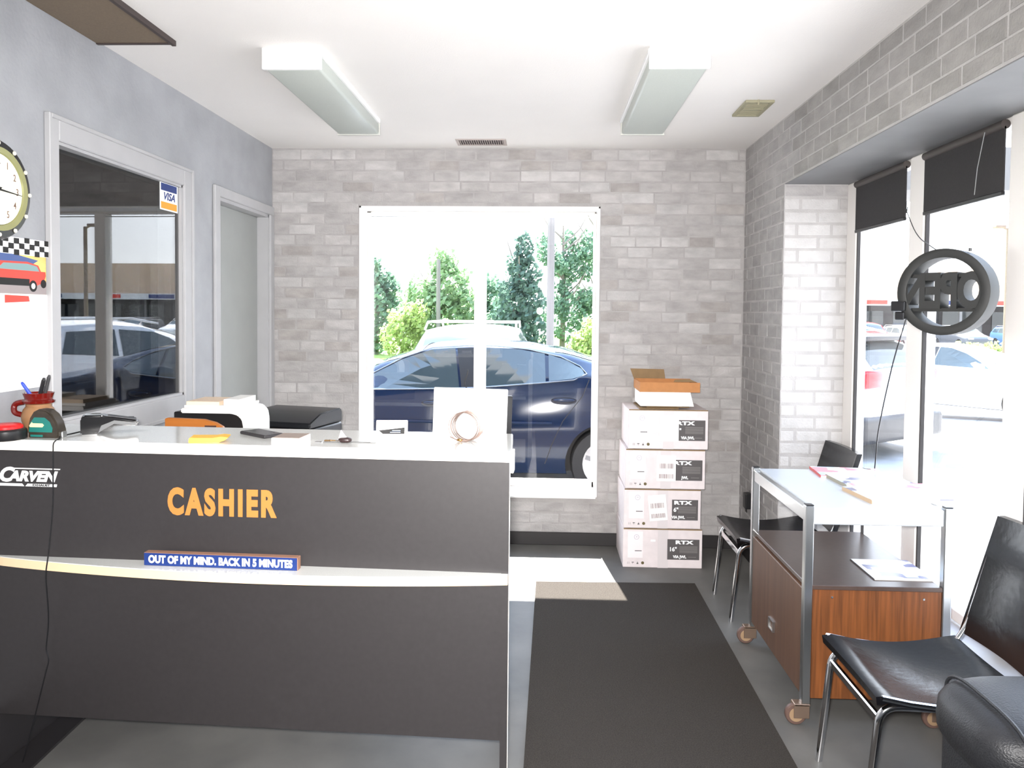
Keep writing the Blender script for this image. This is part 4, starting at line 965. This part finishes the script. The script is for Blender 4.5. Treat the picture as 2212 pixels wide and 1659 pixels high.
def ex1(t, side, topglass, patch):
    topglass('windscreen', 1.42, 2.28, .93, CGLASS); topglass('rear_window', 3.55, 4.22, .90, CGLASS)
    ol = [(1.6, .98), (1.8, 1.115), (2.1, 1.275), (2.38, 1.37), (2.7, 1.392), (3.0, 1.39), (3.3, 1.365), (3.6, 1.30), (3.78, 1.215), (3.84, 1.15), (3.72, 1.095), (3.4, 1.062), (2.8, 1.01), (2.2, .992), (1.62, .975)]
    for s in (-1, 1):
        line_on(t, side, ol, .007, mat('trim_satin', srgb(120, 126, 134), .25, .7), 'window_trim', s, .004)
        line_on(t, side, [(2.70, 1.0), (2.72, .7), (2.70, .32)], .004, BLACKRUB, 'door_seam', s, .0)
        line_on(t, side, [(3.86, 1.1), (3.80, .95), (3.62, .72), (3.52, .5), (3.46, .32)], .004, BLACKRUB, 'door_seam', s, .0)
        line_on(t, side, [(1.45, .95), (1.5, .6), (1.55, .32)], .004, BLACKRUB, 'door_seam', s, .0)
        for x, z in ((2.43, .865), (3.63, .905)):
            b = B(); pad(b, (x, s*(side(x, z)), z), (.24, .02, .075), .9, 20, 10); h = obj('handle_cup', b, mat('navy_dark', srgb(8, 14, 32), .2), t, smooth=True)
            b = B(); pad(b, (x, s*(side(x, z)+.018), z+.008), (.20, .03, .03), .7, 20, 8); obj('door_handle', b, NAVY, t, smooth=True)
        b = B(); tube(b, [(x, s*(side(x, .70)+.004), .70) for x in (1.5, 2.1, 2.7, 3.3, 3.52)], .016, 8); obj('side_moulding', b, NAVY, t, smooth=True)
        b = B(); pad(b, (1.72, s*1.0, 1.02), (.16, .2, .13), .6, 20, 12); obj('door_mirror', b, NAVY, t, smooth=True)
car('blue_sedan', 'dark blue sedan parked just outside the wide window', 'car', (-3.42, 7.93, -.1), 0, 5.03, 1.87, top1, belt1, (1.02, 4.02), .325, dlo1, NAVY, ex1)

# white crossover parked behind it, tail towards the tall glazing
WHITEC = mat('white_car_paint', srgb(236, 238, 240), .2, coat=.5)
top2 = lambda x: interp([(0, .75), (.2, .98), (1.0, 1.12), (1.35, 1.24), (1.9, 1.5), (2.3, 1.60), (2.9, 1.64), (3.5, 1.60), (3.95, 1.54), (4.22, 1.46), (4.44, 1.14), (4.5, 1.0)], x)
belt2 = lambda x: interp([(0, .8), (1.3, 1.05), (3.4, 1.15), (4.1, 1.18), (4.5, .9)], x)
dlo2 = [([(1.55, 1.10), (1.85, 1.36), (2.1, 1.46), (2.6, 1.50), (2.6, 1.12)], 'g'), ([(2.66, 1.12), (2.66, 1.50), (3.3, 1.47), (3.4, 1.17)], 'g'), ([(3.46, 1.18), (3.42, 1.44), (3.75, 1.40), (3.86, 1.22)], 'g'),
        ([(4.06, 1.06), (4.16, 1.16), (4.40, 1.13), (4.40, 1.0), (4.42, .88), (4.22, .94)], 'r'), ([(.3, .25), (.3, .36), (.6, .40), (4.2, .44), (4.44, .52), (4.44, .32), (4.2, .25)], 'd')]
def ex2(t, side, topglass, patch):
    topglass('windscreen', 1.3, 2.05, .92, CGLASS); topglass('rear_window', 4.18, 4.42, .88, CGLASS)
    b = B(); box(b, 3.92, 4.36, -.64, .64, 1.49, 1.55, .02, 2); obj('roof_spoiler', b, DARKGREY, t, smooth=True)
    b = B(); box(b, 4.36, 4.56, -.87, .87, .28, .60, .06, 3); obj('rear_bumper', b, DARKGREY, t, smooth=True)
    for s in (-1, 1): b = B(); tube(b, [(2.0, s*.62, 1.58), (2.4, s*.62, 1.66), (3.6, s*.62, 1.64), (3.9, s*.62, 1.58)], .016, 8); obj('roof_rail', b, STEEL, t, smooth=True)
    for s in (-1, 1): b = B(); box(b, 4.30, 4.515, s*.62-.18, s*.62+.18, .93, 1.14, .04, 2); obj('tail_light', b, mat('lamp_red', srgb(205, 40, 50), .2), t, smooth=True)
    b = B(); box(b, 4.545, 4.555, -.28, .28, .62, .74); obj('number_plate', b, PRINTW, t)
a2 = radians(-54)
car('white_crossover', 'white crossover with red tail lights parked outside the narrow pane', 'car', (1.78, 13.17, -.18), a2, 4.5, 1.82, top2, belt2, (.85, 3.5), .34, dlo2, WHITEC, ex2, .24)

# white van-like SUV end-on behind the sedan
top3 = lambda x: interp([(0, .8), (.2, 1.0), (1.0, 1.12), (1.3, 1.25), (1.8, 1.50), (2.2, 1.60), (3.4, 1.62), (4.3, 1.58), (4.6, 1.42), (4.75, 1.0)], x)
belt3 = lambda x: interp([(0, .85), (1.3, 1.08), (4.6, 1.15), (4.75, .95)], x)
dlo3 = [([(1.5, 1.14), (1.8, 1.38), (2.1, 1.47), (2.7, 1.49), (2.7, 1.15)], 'g'), ([(2.76, 1.15), (2.76, 1.49), (3.6, 1.49), (3.6, 1.17)], 'g'), ([(3.66, 1.17), (3.66, 1.48), (4.2, 1.45), (4.35, 1.2)], 'g')]
def ex3(t, side, topglass, patch):
    topglass('windscreen', 1.25, 1.95, .92, CGLASS)
    for s in (-1, 1): b = B(); tube(b, [(2.0, s*.70, 1.55), (2.3, s*.70, 1.66), (4.0, s*.70, 1.66), (4.2, s*.70, 1.56)], .018, 8); obj('roof_rail', b, STEEL, t, smooth=True)
    for x in (2.5, 3.7): b = B(); tube(b, [(x, -.72, 1.66), (x, .72, 1.66)], .016, 8); obj('roof_bar', b, STEEL, t, smooth=True)
    for s in (-1, 1): b = B(); box(b, -.01, .12, s*.62-.16, s*.62+.16, .78, .90, .03, 2); obj('headlight', b, mat('lamp_clear', srgb(200, 205, 210), .1), t)
car('white_suv', 'white sport utility vehicle with roof bars behind the blue sedan', 'car', (-1.10, 9.75, -.20), pi/2, 4.75, 1.95, top3, belt3, (.9, 3.75), .37, dlo3, WHITEC, ex3, .26)

SILV = mat('silver_paint', srgb(206, 210, 216), .22, .3, coat=.4)
def ex4(t, side, topglass, patch):
    topglass('windscreen', 1.42, 2.28, .93, CGLASS); topglass('rear_window', 3.6, 4.25, .92, CGLASS)
    for s in (-1, 1):
        b = B(); pad(b, (1.72, s*.98, 1.02), (.16, .2, .13), .6, 20, 12); obj('door_mirror', b, SILV, t, smooth=True)
        line_on(t, side, [(2.70, 1.0), (2.72, .7), (2.70, .32)], .004, BLACKRUB, 'door_seam', s, .0)
car('silver_sedan', 'silver sedan parked outside, seen below the round sign', 'car', (10.2, 14.2, -.36), radians(127), 4.85, 1.82, top1, belt1, (.98, 3.9), .325, [(p, k) for p, k in dlo1 if k != 'r'], SILV, ex4)
# red pickup and its neighbours by the shops
REDC = mat('red_car_paint', srgb(186, 20, 22), .6, spec=.1)
top5 = lambda x: interp([(0, .9), (.2, 1.05), (1.3, 1.15), (1.6, 1.3), (2.1, 1.75), (2.6, 1.85), (3.2, 1.82), (3.5, 1.2), (5.3, 1.15), (5.4, 1.0)], x)
belt5 = lambda x: interp([(0, .9), (1.4, 1.12), (3.5, 1.15), (5.4, 1.05)], x)
dlo5 = [([(1.8, 1.2), (2.1, 1.6), (2.6, 1.72), (3.1, 1.7), (3.25, 1.22)], 'g')]
def ex5(t, side, topglass, patch):
    topglass('windscreen', 1.55, 2.2, .9, CGLASS)
    b = B(); box(b, -.06, .06, -.88, .88, .42, .62, .03, 2); obj('front_bumper', b, RIM, t)
    b = B(); box(b, -.02, .05, -.55, .55, .66, .92, .02, 2); obj('front_grille', b, BLACKP, t)
    for s in (-1, 1): b = B(); box(b, -.01, .10, s*.72-.13, s*.72+.13, .70, .92, .03, 2); obj('headlight', b, mat('lamp_clear', srgb(200, 205, 210), .1), t)
car('red_pickup', 'red pickup truck far off in front of the shops', 'truck', (22.3, 50, -.6), pi/2+.15, 5.4, 1.95, top5, belt5, (1.0, 4.2), .38, dlo5, REDC, ex5, .3)
WH = lambda n, l, c, x, y, r, p: car(n, l, c, (x, y, -.6), r, 4.75, 1.95, top3, belt3, (.9, 3.75), .37, dlo3, p, ex3, .26)
WH('parked_suv', 'white sport utility vehicle far off beside the red pickup', 'car', 24.7, 50.5, pi/2, WHITEC)
WH('parked_suv', 'dark grey sport utility vehicle far off under the shop canopy', 'car', 28.6, 51, pi/2, mat('grey_car_paint', srgb(70, 74, 80), .25, coat=.4))
WH('parked_suv', 'blue sport utility vehicle far off to the right of the round sign', 'car', 33.2, 52, pi/2, mat('blue_car_paint', srgb(70, 100, 150), .25, coat=.4))

# shops across the car park
TAN = mat('tan_stucco', srgb(206, 180, 156), .8, noise=(1, .05))
sh = thing('shop_row', 'long tan shopping plaza with dark shopfronts across the car park', 'building', (38, 62, -.6))
obj('fascia', box(B(), -30, 34, -1.2, 0, 3.6, 6.1), TAN, sh)
obj('canopy_soffit', box(B(), -30, 34, -1.2, 3, 3.35, 3.6), mat('soffit_grey', srgb(150, 150, 156), .7), sh)
obj('shopfront_wall', box(B(), -30, 34, 2.6, 10, 0, 6.0), mat('shop_dark', srgb(58, 56, 58), .7), sh)
obj('sign_band', box(B(), -30, 34, -1.3, -1.2, 3.1, 3.6), mat('sign_white', srgb(225, 226, 228), .6), sh)
for i in range(16):
    x = -29+i*4
    obj('shop_window', box(B(), x, x+3.2, 2.52, 2.6, .4, 2.7), CGLASS, sh)
    obj('canopy_post', box(B(), x-.5, x-.3, -1.0, -.8, 0, 3.35), mat('post_grey', srgb(120, 118, 116), .6), sh)
for i, (x, w, m) in enumerate(((-12.0, 1.6, CARR), (-7, 2.2, BLUEP), (-2.5, 1.8, CARR), (3, 2.4, BLUEP), (-16.5, 1.5, BLUEP))): obj('shop_sign', box(B(), x-w/2, x+w/2, -1.36, -1.3, 3.2, 3.52), m, sh)
# street lamps and poles
def pole(name, label, cat, x, y, h, r, m, arm=False):
    t = thing(name, label, cat, (x, y, gx(y)))
    b = B(); lathe(b, [(r*1.3, -.1), (r*1.15, .3), (r, h)], n=12); obj('pole_shaft', b, m, t, smooth=True)
    if arm:
        b = B(); tube(b, [(0, 0, h-.1), (-.3, 0, h+.05)], .06, 8); obj('lamp_arm', b, m, t); b = B(); box(b, -.75, -.2, -.2, .2, h+.0, h+.16, .04); obj('lamp_head', b, m, t)
    else:
        b = B(); lathe(b, [(r*.5, h), (r*.3, h+.08)], n=10); obj('pole_cap', b, m, t)
WPOLE = mat('pale_wood_pole', srgb(112, 108, 106), .85, wood=('z', 12, .15))
pole('utility_pole', 'thick pale wooden utility pole beside the tall thin trees', 'pole', .28, 26, 9.0, .115, WPOLE)
pole('utility_pole', 'thin pale utility pole in front of the bright green bushy tree', 'pole', -4.75, 34.9, 4.6, .09, WPOLE)
pole('street_lamp', 'tall street lamp in the car park before the shops', 'lamp', 24.8, 42, 7.0, .10, mat('lamp_bronze', srgb(120, 104, 90), .5), True)
b = B(); lathe(b, [(.07, -.1), (.07, .95), (.05, 1.0)], (0, 0, 0), n=12); o = obj('bollard', b, mat('yellow_post', srgb(236, 214, 60), .5)); o.location = (-.82, 22, -.6); tag(o, 'yellow bollard at the edge of the car park by the trees', 'bollard')

# trees ----------------------------------------------------------------
def tree(label, x, y, blobs, leaf, m, n, trunk, seed, cat='tree', name='tree'):
    rnd = random.Random(seed); t = thing(name, label, cat, (x, y, gx(y)-.02), group='trees beyond the car park' if cat == 'tree' else None)
    V, F = [], []; tot = sum(r[3]*r[4]*r[5] for r in blobs)**.0
    vol = [(r[3]*r[5])+.01 for r in blobs]; S = sum(vol)
    for (bx, by, bz, rx, ry, rz), v_ in zip(blobs, vol):
        for _ in range(int(n*v_/S)):
            while True:
                p = Vector((rnd.uniform(-1, 1), rnd.uniform(-1, 1), rnd.uniform(-1, 1)))
                l = p.length
                if .45 < l < 1: break
            p = p*(1+.18*sin(6*p.x+5*p.z+seed)); c = Vector((bx+p.x*rx, by+p.y*ry, bz+p.z*rz))
            if c.z < .1: continue
            a = Vector((rnd.gauss(0, 1), rnd.gauss(0, 1), rnd.gauss(0, 1))).normalized(); q = a.orthogonal().normalized(); w = a.cross(q); s = leaf*rnd.uniform(.6, 1.3)
            k = len(V); V += [c+q*s, c+w*s*.6, c-q*s, c-w*s*.6]; F.append((k, k+1, k+2, k+3))
    me = bpy.data.meshes.new('crown'); me.from_pydata([tuple(v) for v in V], [], F)
    obj('crown', me, m, t)
    b = B(); H_ = trunk[0]
    tube(b, [(0, 0, -.1), (.05, 0, H_*.5), (0, .1, H_)], [trunk[1], trunk[1]*.75, trunk[1]*.25], 8)
    for k in range(trunk[2]):
        z = H_*(.35+.6*k/max(1, trunk[2])); a = rnd.uniform(0, 2*pi); l = H_*.22*rnd.uniform(.7, 1.2)
        tube(b, [(0, 0, z), (cos(a)*l*.6, sin(a)*l*.3, z+l*.5), (cos(a)*l, sin(a)*l*.5, z+l*1.1)], [trunk[1]*.4, trunk[1]*.25, trunk[1]*.1], 6)
    obj('trunk', b, mat('bark', srgb(120, 112, 104), .9), t, smooth=True)
def leafm(n, c):
    m = mat(n, srgb(*c), .6, noise=(1.5, .3)); nt = m.node_tree; bs = nt.nodes['Principled BSDF']; out = nt.nodes['Material Output']
    tr = nt.nodes.new('ShaderNodeBsdfTranslucent'); tr.inputs[0].default_value = srgb(*c); mx = nt.nodes.new('ShaderNodeMixShader'); mx.inputs[0].default_value = .45
    nt.links.new(bs.outputs[0], mx.inputs[1]); nt.links.new(tr.outputs[0], mx.inputs[2]); nt.links.new(mx.outputs[0], out.inputs[0]); return m
G1, G2, G3, G4 = leafm('leaf_hazed_bright', (140, 166, 124)), leafm('leaf_hazed_mid', (106, 136, 112)), leafm('leaf_hazed_dark', (84, 110, 98)), leafm('leaf_hazed_lime', (158, 176, 110))  # leaf colours paled to carry the lens glare's haze over the trees
rb = lambda s, n, cx, cz, rx, rz, r0: [(cx+random.Random(s+i).uniform(-rx, rx), random.Random(s*3+i).uniform(-.8, .8), cz+random.Random(s*7+i).uniform(-rz, rz), r0*random.Random(s*5+i).uniform(.7, 1.2), r0*.9, r0*random.Random(s*9+i).uniform(.7, 1.2)) for i in range(n)]
tree('dark green tree at the left edge of the wide window view', -8.3, 38, [(0, 0, 2.2, 1.3, 1.2, 2.0), (-.4, 0, 4.0, .9, .9, 1.4), (.5, .3, 3.3, .8, .8, 1.2)], .16, G2, 3000, (4.2, .16, 4), 11)
tree('bright green bushy tree behind the thin pole', -5.0, 37, [(0, 0, 2.0, 1.8, 1.4, 1.7), (-.9, 0, 2.8, 1.0, 1, 1.2), (.5, 0, 3.6, 1.1, 1, 1.4), (.2, 0, 4.6, .7, .7, .9), (1.2, .2, 2.4, 1, 1, 1.4)], .15, G1, 4500, (4.4, .15, 5), 12)
tree('lime green shrub in front of the bushy tree', -6.4, 35, [(0, 0, 1.2, 1.0, .9, 1.2), (.5, 0, 2.0, .7, .7, .8)], .12, G4, 1800, (1.8, .07, 3), 13, 'shrub', 'shrub')
tree('dark spreading tree to the right of the thin pole', -3.1, 40, [(0, 0, 1.8, 1.3, 1.2, 1.6), (.2, 0, 3.2, .8, .8, 1.1), (1.0, 0, 1.4, .8, .8, 1.0)], .15, G2, 2600, (3.6, .13, 4), 14)
tree('dark evergreen tree right of the window mullion', -1.0, 34, [(0, 0, 1.2, 1.3, 1.2, 1.4), (0, 0, 2.6, 1.15, 1, 1.3), (.1, 0, 3.9, .8, .8, 1.1), (.15, 0, 5.0, .45, .45, .8)], .13, G3, 4200, (5.0, .16, 5), 15)
tree('low green tree hidden behind the window mullion', -2.0, 37, [(0, 0, 1.3, .9, .9, 1.3), (.1, 0, 2.4, .6, .6, .9)], .14, G2, 1500, (2.6, .1, 3), 16)
tree('tall thin tree with bare branches beside the thick pole', 1.0, 38, rb(40, 16, .2, 4.3, 1.2, 1.9, .55)+[(0, 0, 2.2, 1.4, 1, 1.4)], .12, G2, 3600, (6.6, .15, 12), 17)
tree('tall sparse tree at the right edge of the wide window view', 3.0, 39, rb(80, 16, 0, 4.4, 1.3, 1.9, .55)+[(0, 0, 2.0, 1.5, 1, 1.5)], .13, G2, 3600, (6.8, .16, 12), 18)
tree('lime green shrub below the sparse trees on the right', 2.35, 33, [(0, 0, 1.0, 1.0, .9, 1.1), (.5, 0, 1.8, .8, .7, .8), (-.6, 0, .6, .7, .6, .7)], .12, G4, 2200, (1.8, .07, 3), 19, 'shrub', 'shrub')
tree('yellow-green hedge bush on the strip before the shops', 24.6, 43.5, [(0, 0, .4, 2.2, .6, .5)], .12, G4, 900, (.5, .05, 2), 20, 'shrub', 'shrub')
